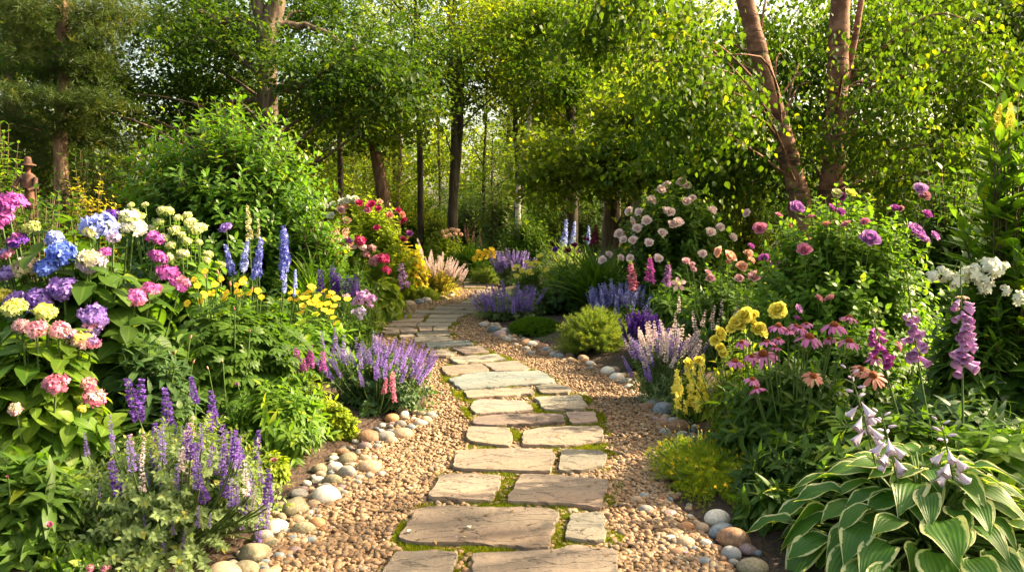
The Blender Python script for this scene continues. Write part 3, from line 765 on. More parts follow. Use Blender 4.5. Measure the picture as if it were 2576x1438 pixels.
BIG = [
    (z6, 410, 945, 165, 'white', "large smooth whitish boulder, roundest of the left edging"), (z6, 205, 1010, 160, 'olive', "pointed olive-grey rock left of the large smooth whitish boulder"), (z6, 75, 1130, 150, 'white', "rough white quartz rock by the lavender catmint spikes"),
    (z6, 455, 775, 95, 'white', None), (z6, 530, 808, 125, 'grey', "grey egg-shaped stone with a pale vein above the whitish boulder"), (z6, 432, 855, 115, 'olive', None), (z6, 528, 727, 115, 'olive', None), (z6, 668, 770, 150, 'tan', "long flat tan stone lying near the lime green mound"),
    (z6, 860, 580, 130, 'tan', "long tan stone farthest along the left front edging"), (z6, 662, 597, 130, 'brown', "glossy brown rock at the edge of the lime green mound"), (z6, 630, 650, 100, 'mauve', None), (z6, 755, 592, 130, 'grey', None), (z6, 795, 620, 80, 'tan', None), (z6, 712, 655, 60, 'grey', None),
    (z6, 262, 1147, 140, 'olive', None), (z6, 348, 1112, 110, 'orange', None), (z6, 225, 1085, 95, 'tan', None), (z6, 55, 1235, 120, 'olive', None), (z6, 112, 1312, 90, 'slate', None), (z6, 45, 1290, 70, 'slate', None), (z6, 90, 1392, 85, 'orange', None), (z6, 175, 1315, 80, 'grey', None), (z6, 310, 1212, 85, 'slate', None),
    (z6, 660, 828, 70, 'grey', None), (z6, 585, 872, 75, 'grey', None), (z6, 470, 915, 80, 'tan', None), (z6, 325, 1000, 95, 'tan', None), (z6, 320, 950, 80, 'tan', None), (z6, 300, 1055, 70, 'white', None), (z6, 388, 1035, 60, 'brown', None), (z6, 150, 1265, 80, 'brown', None), (z6, 770, 730, 60, 'mauve', None), (z6, 635, 700, 60, 'brown', None), (z6, 690, 720, 55, 'grey', None), (z6, 735, 820, 70, 'mauve', None),
    (z5, 1620, 1285, 200, 'olive', "big rugged olive and tan rock half under the catmint"), (z5, 1590, 1375, 170, 'olive', None), (z5, 1440, 1415, 230, 'tan', "broad tan boulder at the very bottom under the catmint"), (z5, 1735, 1222, 125, 'tan', None), (z5, 1735, 1420, 160, 'tan', None), (z5, 1700, 1380, 90, 'slate', None), (z5, 1760, 1390, 80, 'orange', None),
    (z8, 735, 990, 165, 'white', "wet-looking whitish and brown boulder below the yellow sedum"), (z8, 760, 1062, 160, 'slate', "large slate-blue boulder beside the hosta leaves"), (z8, 838, 1110, 215, 'brown', "big golden brown boulder overlapping the slate-blue one"), (z8, 822, 1195, 125, 'speck', "speckled grey boulder between the brown boulder and the hosta"), (z8, 905, 1175, 115, 'mauve', "angular mauve rock against the speckled grey boulder"), (z8, 948, 1275, 180, 'olive', "big round grey-brown boulder nearest the hosta"),
    (z8, 735, 1167, 75, 'brown', None), (z8, 650, 1242, 95, 'slate', None), (z8, 597, 1172, 65, 'slate', None), (z8, 580, 1220, 50, 'slate', None), (z8, 408, 345, 130, 'slate', "blue-grey long stone beside the yellow snapdragons"), (z8, 502, 445, 135, 'brown', "reddish brown long stone below the yellow snapdragons"), (z8, 512, 555, 105, 'slate', "smooth slate-blue stone at the back edge of the sedum"), (z8, 568, 588, 75, 'white', None), (z8, 350, 312, 90, 'grey', None), (z8, 420, 395, 60, 'tan', None), (z8, 467, 412, 65, 'grey', None), (z8, 320, 385, 45, 'grey', None),
    (z8, 73, 120, 90, 'white', "pale whitish egg-shaped stone at the foot of the pink salvia"), (z8, 132, 155, 90, 'white', None), (z8, 180, 182, 85, 'grey', None), (z8, 200, 212, 60, 'white', None), (z8, 30, 95, 50, 'brown', None), (z8, 420, 482, 80, 'grey', None), (z8, 480, 528, 85, 'brown', None), (z8, 525, 492, 75, 'grey', None), (z8, 580, 518, 70, 'grey', None), (z8, 782, 1265, 75, 'orange', None), (z8, 725, 1272, 70, 'brown', None), (z8, 800, 1322, 65, 'slate', None), (z8, 745, 1308, 55, 'tan', None), (z8, 985, 1340, 95, 'grey', None), (z8, 860, 1335, 50, 'tan', None), (z8, 980, 1205, 50, 'slate', None),
    (z3, 305, 1168, 125, 'slate', "smooth blue-grey stone under the far lavender catmint"), (z3, 210, 1122, 100, 'grey', None), (z3, 250, 1165, 60, 'brown', None), (z3, 360, 1212, 120, 'mauve', None), (z3, 380, 1238, 90, 'tan', None), (z3, 425, 1254, 90, 'grey', None), (z3, 500, 1302, 65, 'grey', None), (z3, 595, 1282, 120, 'brown', "brown round stone tucked against the green moss cushion"), (z3, 660, 1297, 105, 'white', None), (z3, 740, 1322, 110, 'brown', None), (z3, 783, 1338, 95, 'slate', None), (z3, 645, 1378, 85, 'grey', None), (z3, 597, 1342, 80, 'grey', None), (z3, 770, 1387, 100, 'brown', None), (z3, 845, 1392, 85, 'grey', None), (z3, 280, 690, 70, 'grey', "left of two pale stones at the far end of the path"), (z3, 350, 694, 70, 'mauve', "right of two pale stones at the far end of the path"),
    (z4, 315, 815, 175, 'tan', "largest tan stone beside the mauve phlox at the bend"), (z4, 470, 740, 120, 'grey', None), (z4, 585, 745, 110, 'grey', None), (z4, 590, 685, 130, 'grey', None), (z4, 725, 685, 180, 'tan', "tan domed stone under the light green clump at the bend"), (z4, 850, 658, 155, 'slate', None), (z4, 955, 634, 150, 'grey', None), (z4, 850, 588, 150, 'olive', None), (z4, 1185, 604, 120, 'tan', None), (z4, 1275, 560, 170, 'white', "bright white rock in the sun under the pink plumes"), (z4, 400, 782, 55, 'olive', None), (z4, 200, 825, 70, 'white', None), (z4, 290, 945, 60, 'tan', None), (z4, 590, 770, 80, 'tan', None),
]
ZF = {z6: .4139, z5: .3906, z8: .4186, z3: .2734, z4: .18227}
for f, x, y, w, key, lab in BIG:
    px, py = f(x, y)
    wpx = w * ZF[f]
    p = gnd(px, py + wpx * .22, z=.03)
    cobble(p, wpx / F * p.y * 1.06, key, label=lab, k=(6 if lab and 'quartz' in lab or lab and 'pointed' in lab or lab and 'angular' in lab or lab and 'rugged' in lab else None))
# smaller fill along the edges
def fill_edge(side, y0, y1, n, smin, smax, width, off):
    ks = ['tan'] * 6 + ['grey'] * 4 + ['white'] * 2 + ['olive'] * 2 + ['brown'] * 3 + ['slate'] * 2 + ['mauve'] * 2 + ['orange']
    done = 0; tries = 0
    while done < n and tries < n * 40:
        tries += 1
        y = y0 + (y1 - y0) * rng.random()
        sgn = -1 if side == 'l' else 1
        x = float((XL if side == 'l' else XR)(y)) + sgn * (off + width * (rng.random() - .5))
        r = (smin + (smax - smin) * rng.random() ** 1.8) / 2
        if any((x - a) ** 2 + (y - b) ** 2 < ((r + c) * .86) ** 2 for a, b, c in placed): continue
        if in_any(np.array([x]), np.array([y]), r)[0]: continue
        cobble(Vector((x, y, 0)), r * 2, ks[int(rng.integers(0, len(ks)))])
        done += 1
fill_edge('l', 3.6, 5.0, 52, .05, .13, .30, .06)
fill_edge('l', 5.0, 6.6, 44, .05, .14, .34, .06)
fill_edge('r', 3.5, 4.6, 46, .04, .11, .30, .02)
fill_edge('r', 5.6, 8.6, 62, .05, .15, .26, .07)
fill_edge('r', 8.6, 12.5, 34, .08, .20, .24, .06)
fill_edge('l', 10.5, 17.5, 14, .12, .26, .25, .10)
def name_cobbles():
    zones = lambda x, y: ("left", "below the front catmint" if y < 4.4 else "by the mulch patch" if y < 5.2 else "near the lime green mound" if y < 7 else "along the far bend") if x < XL(y) + .35 else \
        ("right", "near the hosta" if y < 4.6 else "by the yellow sedum" if y < 6.0 else "by the snapdragons" if y < 7.6 else "under the pink salvia" if y < 9 else "by the feathery mound" if y < 11 else "by the moss cushion and beyond")
    cnt = {}
    rows = sorted([c for c in cob_list if not c[3]], key=lambda c: c[0].location.y)
    for o, key, w, _ in rows:
        sd, zn = zones(o.location.x, o.location.y)
        sz = "tiny" if w < .07 else "small" if w < .11 else "medium" if w < .17 else "large"
        b = (sz, key, sd, zn); cnt[b] = cnt.get(b, 0) + 1
    seen = {}
    for o, key, w, _ in rows:
        sd, zn = zones(o.location.x, o.location.y)
        sz = "tiny" if w < .07 else "small" if w < .11 else "medium" if w < .17 else "large"
        b = (sz, key, sd, zn); k = seen.get(b, 0); seen[b] = k + 1
        tail = "" if cnt[b] == 1 else ", frontmost such" if k == 0 else ", rearmost such" if k == cnt[b] - 1 else ", %s such stone" % ords[min(k, 19)]
        o['label'] = "%s %s edging stone on the %s %s%s" % (sz, COB[key][0], sd, zn, tail)
name_cobbles()

# ------------------------------------------------------------------ trees
BARK = dict(
    oak=barkmat("bark_oak", (.070, .050, .034), (.17, .125, .085), 7, (1, 1, .14), 1.0),
    pine=barkmat("bark_pine", (.085, .050, .032), (.22, .135, .085), 6, (1, 1, .35), 1.0),
    thin=barkmat("bark_thin", (.035, .028, .020), (.085, .068, .048), 9, (1, 1, .2), .8),
    white=barkmat("bark_white_birch", (.50, .46, .40), (.66, .62, .55), 5, (1, 1, 2.5), .4, birch=(.07, .06, .05)),
    river=barkmat("bark_river_birch", (.12, .058, .034), (.27, .145, .090), 5, (1, 1, 1.4), 1.0, birch=(.085, .050, .034)),
)
def crown_pts(rng, ells, ncl, shell=.45):
    E = np.array([[*e[0], *e[1]] for e in ells], float)
    wts = (E[:, 3] * E[:, 4] * E[:, 5]) ** (2 / 3.); wts /= wts.sum()
    k = rng.choice(len(E), ncl, p=wts)
    d = nrm(rng.normal(size=(ncl, 3)))
    r = (shell + (1 - shell) * rng.random(ncl) ** .6) * (1 + .24 * rng.normal(size=ncl))
    C = E[k, :3] + d * r[:, None] * E[k, 3:]
    return C, d, E[k, 3:]
def crown_mesh(name, rng, ells, ncl, per, cr, ll, tm, mat, droop=.25, flat=.4, upn=1.0, shell=.45, holes=0.0, hfreq=1.3):
    nb = max(6, ncl // 7)
    B, bd, er = crown_pts(rng, ells, nb, shell)
    bdir = nrm(bd * np.array([1, 1, .35]) + rng.normal(size=(nb, 3)) * np.array([.5, .5, .15]) + np.array([0, 0, -droop * .45]))
    f = (np.arange(7) / 6.0)[None, :, None]
    C = B[:, None] + bdir[:, None] * (f - .55) * cr * 3.4 + rng.normal(size=(nb, 7, 3)) * np.array([1, 1, flat * .8]) * cr * (.28 + .5 * (1 - f))
    C[..., 2] -= (f[..., 0] ** 2) * droop * cr * .9
    C = C.reshape(-1, 3); d = nrm(np.repeat(bdir[:, None], 7, 1) + rng.normal(size=(nb, 7, 3)) * .35).reshape(-1, 3)
    bough = np.repeat(rng.random(nb), 7)
    if holes:      # uneven outline, gaps and lumps in the crown
        ph = rng.random(6) * 6.28
        hv = np.sin(C[:, 0] * hfreq + ph[0]) * np.sin(C[:, 2] * hfreq * 1.1 + ph[1]) + np.sin(C[:, 1] * hfreq * .9 + ph[2]) * .6 + .5 * np.sin(C[:, 0] * hfreq * 2.3 + C[:, 2] * hfreq * 1.9 + ph[3])
        keep = hv > np.quantile(hv, holes)
        C, d, bough = C[keep], d[keep], bough[keep]
    n = len(C)
    ax = nrm(d * .8 + rng.normal(size=(n, 3)) * .5 + np.array([0, 0, -droop]))
    u = rng.random((n, per)) * 1.7 - .6
    lat = rng.normal(size=(n, per, 3)) * np.array([1, 1, flat]) * cr * .42
    P = C[:, None] + ax[:, None] * (u * cr)[..., None] + lat
    dr = nrm(ax[:, None] * .6 + rng.normal(size=(n, per, 3)) * np.array([1, 1, .5]) * .8 + np.array([0, 0, -droop]))
    up = np.array([0, 0, upn]) + rng.normal(size=(n, per, 3)) * .45
    M = frames(dr.reshape(-1, 3), up.reshape(-1, 3)) * (ll * (.6 + .7 * rng.random(n * per)))[:, None, None]
    base = np.clip(bough * .65 + rng.random(n) * .25 + .03, 0, 1)
    rnd = np.clip(base[:, None] + rng.normal(size=(n, per)) * .22, 0, 1).ravel()
    a = Acc(); scatter(a, tm, M, P.reshape(-1, 3), rnd)
    return a.build(name, [mat]), C
def wood_mesh(rng, paths, limbs, mat, seg=10):
    a = Acc()
    for pts, rad in paths:
        p = smooth_path(pts, 26); r = np.interp(np.linspace(0, 1, 26), np.linspace(0, 1, len(rad)), rad)
        r = r * (1 + .06 * np.sin(np.arange(26) * 1.9 + rng.random() * 6))
        tube(a, p, r, seg)
    for pts, r0, r1 in limbs:
        p = smooth_path(pts, 12); p[1:-1] += rng.normal(size=(10, 3)) * r0 * .25
        tube(a, p, np.linspace(r0, r1, 12), 6)
    return a.build("trunk", [mat])
def rel(pts, base): return [np.array(p) - base for p in pts]
def px_ell(cx, cy, w, h, d, depth=None):
    c = at(cx, cy, d); return (np.array(c), (w / F * d, depth if depth else w / F * d * .9, h / F * d))
def tree(name, label, group, trunks, ells, mat, bark, ncl, per, cr, ll, tm='far', limbs=(), auto=14, lr=.05, **kw):
    """trunks: [(d, [(px,py,halfwidth px)...])] from top to bottom; ells: pixel ellipsoids"""
    rng = RNG()
    d0, tp = trunks[0]
    bp = at(tp[-1][0], tp[-1][1], d0)
    base = np.array([bp.x, bp.y, float(gz(bp.x, bp.y)) - .05])
    paths = []
    for d, t in trunks:
        pts = [np.array(at(x, y, d)) for x, y, r in t]; rad = [r / F * d for x, y, r in t]
        end = pts[-1].copy(); end[2] = base[2]
        if pts[-1][2] > base[2] + .3: pts.append(end); rad.append(rad[-1] * 1.25)
        paths.append((rel(pts[::-1], base), rad[::-1]))
    E = [px_ell(*e) for e in ells]
    E = [(c - base, r) for c, r in E]
    cme, C = crown_mesh("crown", rng, E, ncl, per, cr, ll, T[tm] if isinstance(tm, str) else tm, mat, **kw)
    L = []
    for l in limbs:
        pts = [np.array(at(x, y, dd)) - base for x, y, dd in l[0]]
        L.append((pts, l[1], l[2]))
    P0 = np.array(smooth_path(paths[0][0], 40))
    for k in range(auto):
        tgt = C[int(rng.integers(0, len(C)))]
        if tgt[2] < P0[0, 2] + 2.3: continue
        hgt = np.clip(tgt[2] - np.linalg.norm(tgt[:2] - P0[-1, :2]) * .45, P0[0, 2] + 2.0, P0[-1, 2])
        s = P0[np.argmin(np.abs(P0[:, 2] - hgt))]
        mid = (s + tgt) / 2 + np.array([0, 0, .25]) + rng.normal(size=3) * .2
        L.append(([s, mid, tgt], lr, lr * .2))
    root = thing(name, label, "tree", tuple(base), group)
    part("trunk", wood_mesh(rng, paths, L, BARK[bark]), root)
    part("crown", cme, root)
    return root

WG = "trees of the woodland edge"
tree("oak_tree", "stout oak with forked trunk and long level limbs behind the big green shrub", None,
     [(20, [(690, -160, 16), (700, -10, 20), (672, 75, 25), (672, 200, 23), (673, 330, 25)]), (20, [(610, -170, 10), (640, -20, 15), (668, 80, 20), (672, 120, 22)])],
     [(900, 170, 190, 100, 18.5), (980, 240, 130, 70, 17.5), (715, 150, 60, 26, 19), (800, 40, 150, 80, 22.5), (430, 90, 210, 120, 20), (300, 220, 190, 110, 20), (540, 270, 120, 90, 22), (500, 60, 120, 90, 22.5), (960, 60, 150, 90, 20)],
     G['oak'], 'oak', 1900, 24, .50, .135, 'far', limbs=[([(672, 232, 20), (760, 212, 19.6), (850, 215, 19), (960, 240, 18.5)], .16, .05), ([(672, 250, 20), (620, 252, 20), (560, 258, 20.5)], .10, .03), ([(668, 85, 20), (610, 48, 20), (555, 55, 20), (500, 30, 20)], .15, .05), ([(690, 60, 20), (800, 75, 20), (900, 130, 19)], .12, .03), ([(672, 225, 20), (740, 235, 20.5), (800, 240, 21)], .07, .03)], auto=16, lr=.05, holes=.22, hfreq=1.1)
tuftT = tuft_t(np.random.default_rng(3), 11, .030, 1.2)
tree("pine_tree", "reddish-barked pine at the left with soft needle sprays, taller of the two left pines", None, [(18, [(150, -160, 12), (153, -10, 15), (163, 150, 16), (158, 260, 16), (152, 380, 17)])],
     [(60, 240, 130, 40, 17), (200, 255, 90, 34, 17.4), (80, 330, 150, 40, 18), (120, 120, 160, 60, 18.5), (260, 40, 160, 60, 18), (40, 30, 120, 80, 18), (250, 330, 100, 50, 19.5), (200, 180, 120, 40, 18)],
     G['needle'], 'pine', 760, 12, .34, .22, tuftT, auto=22, lr=.03, droop=.0, flat=.25, shell=.2)
tree("pine_tree", "distant pine at the far left with a sunlit bare stretch of trunk", None, [(26, [(12, -160, 10), (18, 100, 11), (24, 200, 12), (24, 380, 13)])],
     [(0, 300, 130, 50, 25), (60, 60, 120, 60, 26), (-20, 10, 100, 70, 26), (90, 420, 120, 60, 26), (200, 400, 120, 60, 26)], G['needle'], 'pine', 480, 10, .4, .30, tuftT, auto=14, lr=.035, droop=0, flat=.25, shell=.2)
tree("leaning_tree", "slim leaning tree with bright yellow-green sunlit crown left of the path", None, [(22, [(880, 120, 9), (915, 260, 12), (938, 350, 14), (955, 440, 15), (970, 540, 17)])],
     [(900, 290, 120, 70, 21.5), (820, 370, 90, 60, 21), (960, 330, 70, 50, 21.5), (760, 260, 70, 60, 22.5), (1010, 260, 70, 50, 22), (860, 190, 90, 50, 23)], G['wood'], 'pine', 620, 16, .42, .135, 'farw', auto=16, lr=.035, holes=.2)
tree("twin_stem_tree", "dark slender double-stemmed tree rising beside the end of the path", None, [(24, [(1158, 90, 6), (1155, 160, 8), (1148, 300, 9), (1143, 430, 11), (1138, 570, 13)]), (24, [(1165, 120, 4), (1160, 300, 6), (1150, 430, 8), (1140, 540, 9)])],
     [(1170, 110, 150, 70, 24), (1090, 200, 90, 60, 24), (1230, 230, 90, 60, 24.5), (1100, 40, 90, 60, 25)], G['wood'], 'thin', 560, 18, .45, .13, 'far', auto=18, lr=.03, holes=.3)
tree("thin_tree", "thin dark pole-like tree just right of the double-stemmed one", None, [(25, [(1300, 150, 4), (1296, 300, 6), (1303, 420, 7), (1300, 560, 8)])],
     [(1300, 150, 120, 70, 25), (1370, 260, 90, 50, 24.5), (1240, 60, 90, 70, 25)], G['wood'], 'thin', 480, 18, .45, .13, 'far', auto=14, lr=.025, holes=.3)
tree("white_birch_tree", "thin birch with white lower trunk at the back centre", None, [(23, [(1340, 180, 4), (1330, 320, 6), (1312, 420, 7), (1303, 470, 7), (1303, 560, 8)])],
     [(1340, 150, 130, 80, 23), (1420, 240, 100, 70, 23), (1280, 60, 80, 60, 24)], G['wood'], 'white', 420, 18, .42, .13, 'far', auto=10, lr=.02, holes=.3)
tree("white_birch_tree", "white birch with its pale trunk showing high among bright leaves", None, [(26, [(1480, -60, 8), (1497, 70, 10), (1512, 180, 12), (1520, 260, 13), (1525, 520, 14)])],
     [(1480, 60, 130, 90, 25.5), (1560, 230, 130, 60, 26), (1440, 300, 110, 60, 26)], G['wood'], 'white', 900, 20, .45, .14, 'far', auto=12, lr=.03, holes=.3)
tree("grey_trunk_tree", "grey-trunked tree half hidden by hanging leaves, left of the pale birch", None, [(22, [(1400, -60, 10), (1412, 100, 11), (1425, 220, 12), (1437, 300, 12), (1440, 540, 14)])],
     [(1380, 60, 120, 80, 20), (1330, 170, 110, 60, 20), (1470, 400, 110, 60, 21), (1450, 200, 80, 60, 21)], G['birch'], 'thin', 860, 18, .42, .13, 'far', auto=12, lr=.03, holes=.25)
tree("shade_tree", "stubby-trunked tree with bright horizontal sprays right of the path's end", None, [(17, [(1560, 250, 9), (1545, 420, 14), (1530, 600, 18)]), (17, [(1640, 280, 8), (1605, 420, 13), (1590, 520, 16), (1540, 620, 16)])],
     [(1470, 360, 130, 40, 15.5), (1430, 430, 110, 40, 15.5), (1560, 400, 130, 60, 15), (1650, 330, 120, 70, 15.5), (1500, 290, 110, 40, 16), (1680, 420, 90, 50, 15.5)], G['wood'], 'oak', 1200, 16, .36, .11, 'farw', auto=18, lr=.03, droop=.3, flat=.25, holes=.2)
tree("river_birch_tree", "river birch with pinkish peeling bark and straight trunk behind the rose bushes", None, [(12.6, [(2128, -160, 22), (2112, 40, 24), (2108, 180, 25), (2102, 330, 25), (2095, 430, 27), (2082, 545, 30)]), (12.8, [(2190, -140, 6), (2150, 100, 8), (2115, 300, 10)])],
     [(2110, 90, 240, 150, 14.2), (2150, 330, 200, 120, 14.2), (2350, 150, 190, 150, 13.5), (2330, 270, 130, 120, 11.2), (2430, 400, 100, 80, 10.8), (2260, 420, 90, 80, 11.5), (2235, 60, 90, 110, 11.6), (2480, 170, 110, 140, 12), (2175, 215, 40, 30, 11.8), (2055, 350, 34, 34, 11.8), (2050, 60, 40, 60, 11.7), (2200, 330, 50, 60, 11.6)],
     G['birch'], 'river', 1900, 15, .30, .082, 'ovw', auto=34, lr=.028, droop=.8, flat=.8, upn=.6, holes=.38, hfreq=2.0, shell=.15)
tree("river_birch_tree", "river birch leaning left at the top, its peeling trunk left of the straight one", None, [(12.2, [(1830, -150, 18), (1882, 30, 21), (1905, 120, 22), (1945, 260, 22), (1976, 360, 23), (1996, 440, 25), (2012, 540, 28)])],
     [(1850, 150, 200, 150, 13.8), (1900, 390, 130, 90, 13.4), (1730, 400, 140, 80, 13.2), (1700, 160, 150, 130, 10.6), (1560, 70, 150, 90, 11), (1790, 300, 100, 100, 10.6), (1640, 270, 90, 50, 10.8), (1950, 230, 36, 30, 11.6), (1830, 420, 60, 60, 11)],
     G['birch'], 'river', 1500, 15, .30, .082, 'ovw', auto=24, lr=.025, droop=.75, flat=.7, upn=.7, holes=.28, hfreq=1.9)
tree("dark_trunk_tree", "dark-trunked tree in the upper right behind the river birches", None, [(17, [(2425, -160, 14), (2420, 30, 15), (2416, 200, 16), (2415, 450, 18)])],
     [(2480, 120, 200, 140, 15.5), (2550, 300, 130, 120, 14.5), (2330, 60, 170, 110, 17.5), (2600, 60, 150, 150, 15), (2500, 400, 130, 70, 15)], G['birch'], 'thin', 1600, 18, .4, .115, 'farw', auto=16, lr=.04, droop=.5, holes=.22)
tree("pale_trunk_tree", "thin pale-trunked tree between the river birches and the path", None, [(16, [(1625, 330, 7), (1618, 420, 11), (1607, 470, 13), (1600, 560, 14)])],
     [(1640, 250, 110, 60, 16), (1720, 390, 90, 60, 16), (1780, 470, 100, 40, 15.5)], G['wood'], 'white', 560, 18, .36, .105, 'far', auto=10, lr=.02, holes=.2)

# woodland behind: four kinds of tree, copied with their parts
def generic_tree(label, mat, bark, h, r, ncl, per, ll, bare=.25, tm='far', holes=.3, girth=1.0):
    rng = RNG()
    ells = [((0, 0, h * .62), (r * .8, r * .8, h * .34))]
    for k in range(6):
        a = k * 1.05 + rng.random(); ells.append(((math.cos(a) * r * .6, math.sin(a) * r * .6, h * (bare + .12 + .55 * rng.random())), (r * .5, r * .5, h * .13)))
    cme, C = crown_mesh("crown", rng, ells, ncl, per, .6, ll, T[tm], mat, holes=holes, hfreq=.9)
    tr = [np.array([0, 0, -.1]), np.array([.1, 0, h * .3]), np.array([-.1, .1, h * .6]), np.array([.1, 0, h * .9])]
    L = []
    for k in range(14):
        t = C[int(rng.integers(0, len(C)))]; z = max(h * .2, t[2] - 1.2 - rng.random())
        L.append(([np.array([0, 0, z]), np.array([t[0] * .5, t[1] * .5, z + (t[2] - z) * .6]), t], .05, .012))
    wm = wood_mesh(rng, [(tr, [h * .018 * girth, h * .014 * girth, h * .009 * girth, .02])], L, BARK[bark], 8)
    return wm, cme, label
GEN = [generic_tree("tall yellow-green tree", G['wood'], 'thin', 15, 4.2, 800, 24, .165, .12), generic_tree("tall dark broadleaf tree", G['oak'], 'oak', 15, 4.6, 850, 24, .165, .12),
       generic_tree("slender light green tree", G['wood'], 'pine', 13, 3.2, 640, 24, .15, .10), generic_tree("low-branched mid green tree", G['mid'], 'thin', 9.5, 3.6, 760, 24, .145, .02)]
GEN.append(generic_tree("open-crowned tree", G['wood'], 'thin', 11.0, 4.2, 260, 11, .20, .34, holes=.42))  # sparse crown shaped for the added tree that dapples the path
GEN.append(generic_tree("slim pole-like tree", G['wood'], 'thin', 16, 2.2, 520, 20, .15, .42, holes=.45, girth=.5))
rng = RNG()
WOODS = [(-24, 27, 1, "behind the far left pine"), (-19, 31, 0, "behind the two left pines"), (-15.5, 25, 1, "between the left pine and the oak"), (-12, 33, 0, "far behind the left pine"), (-9.6, 29, 3, "left of the oak trunk, deep in the wood"), (-7.2, 36, 0, "seen through the oak's left limbs"),
         (-4.4, 31, 2, "directly behind the leaning tree"), (-.8, 34, 3, "behind the twin-stemmed tree"), (1.2, 42, 2, "farthest back above the end of the path"), (2.6, 33, 3, "behind the thin white birch"), 
         (6.6, 31, 2, "behind the high pale birch"), (8.6, 25, 3, "behind the stubby-trunked tree"), 
         (18.5, 26, 1, "behind the dark-trunked tree"), (-29, 38, 0, "farthest left in the wood"), (-16, 44, 1, "at the very back left"), (-8, 48, 1, "at the very back behind the oak"), (8, 50, 1, "at the very back right of the path"), (0, 55, 0, "at the very back in line with the path")]
POLES = [(-13.4, 24, "left of the oak, nearest"), (-10.8, 27, "left of the oak, farther"), (-8.2, 23.5, "just left of the oak trunk"), (-5.6, 26, "just right of the oak trunk"), (-4.9, 33, "between the oak and the leaning tree"), (-3.1, 27, "right of the leaning tree, nearest"), (-2.2, 30, "right of the leaning tree, middle"), (-1.1, 33, "right of the leaning tree, farthest"),
         (.4, 30, "right of the twin stems"), (1.8, 28, "left of the white birch"), (2.9, 36, "right of the white birch, far"), (4.2, 30, "behind the grey trunk"), (5.4, 27, "left of the stubby tree"), (7.2, 33, "right of the stubby tree"), (10.5, 30, "left of the leaning river birch"), (-17.5, 27, "between the two left pines"), (15, 25, "right of the straight river birch"), (-7, 38, "far left of the leaning tree"), (-3.6, 40, "far behind the leaning tree"), (-.2, 42, "far behind the twin stems"), (2.2, 44, "far behind the white birch"), (6.2, 42, "far behind the grey trunk"), (-1.9, 26, "in front of the dark wood left of the twin stems"), (.9, 36, "deep in line with the path"), (3.5, 26.5, "close behind the thin pole"), (-12, 38, "deep behind the oak"), (8.8, 38, "deep behind the stubby tree")]
WOODS += [(x, y, 5, w) for x, y, w in POLES]
for k, (x, y, g, where) in enumerate(WOODS):
    wm, cme, lab = GEN[g]
    root = thing("woodland_tree", lab + " " + where, "tree", (x, y, float(gz(x, y))), WG, rng.random() * 6.28)
    s = (.85 + .35 * rng.random()) * (.66 if abs(x) < 14 and g != 5 else .78); root.scale = (s, s, s * (.9 + .2 * rng.random()))
    part("trunk", wm, root); part("crown", cme, root)
rng = RNG()
_e = [((x + 3 * rng.normal(), 58 + 5 * rng.normal(), 2.5 + 5.5 * rng.random()), (5.5, 4, 3.2 + 1.2 * rng.random())) for x in np.linspace(-52, 52, 30) for _k in (0, 1)]
_m, _c = crown_mesh("far_wood", rng, _e, 3600, 16, 1.1, .42, T['farw'], G['wood'], holes=.05)
_g = crown_mesh("far_wood", rng, [((x, 54, 1.2), (5, 3, 1.7)) for x in np.linspace(-50, 50, 26)], 1500, 16, .9, .36, T['farw'], G['mid'])[0]
solo("far_wood", _m, "hazy far wall of trees closing the view behind the nearer trunks", "wood", kind="stuff")
solo("far_thicket", _g, "low dark thicket at the foot of the far wood", "thicket", kind="stuff")
# unseen tree added right of the frame to dapple sunlight on the path
for k, (x, y, g, s) in enumerate([(9.4, 4.6, 4, 1.0)]):
    wm, cme, lab = GEN[g]
    root = thing("woodland_tree", lab + " " + ("added unseen outside the right edge to dapple the path", "behind the big-leaved shrub at the right edge", "beside the viewer on the right", "farther out on the right")[k], "tree", (x, y, 0), WG, rng.random() * 6.28)
    root.scale = (s, s, s)
    part("trunk", wm, root); part("crown", cme, root)

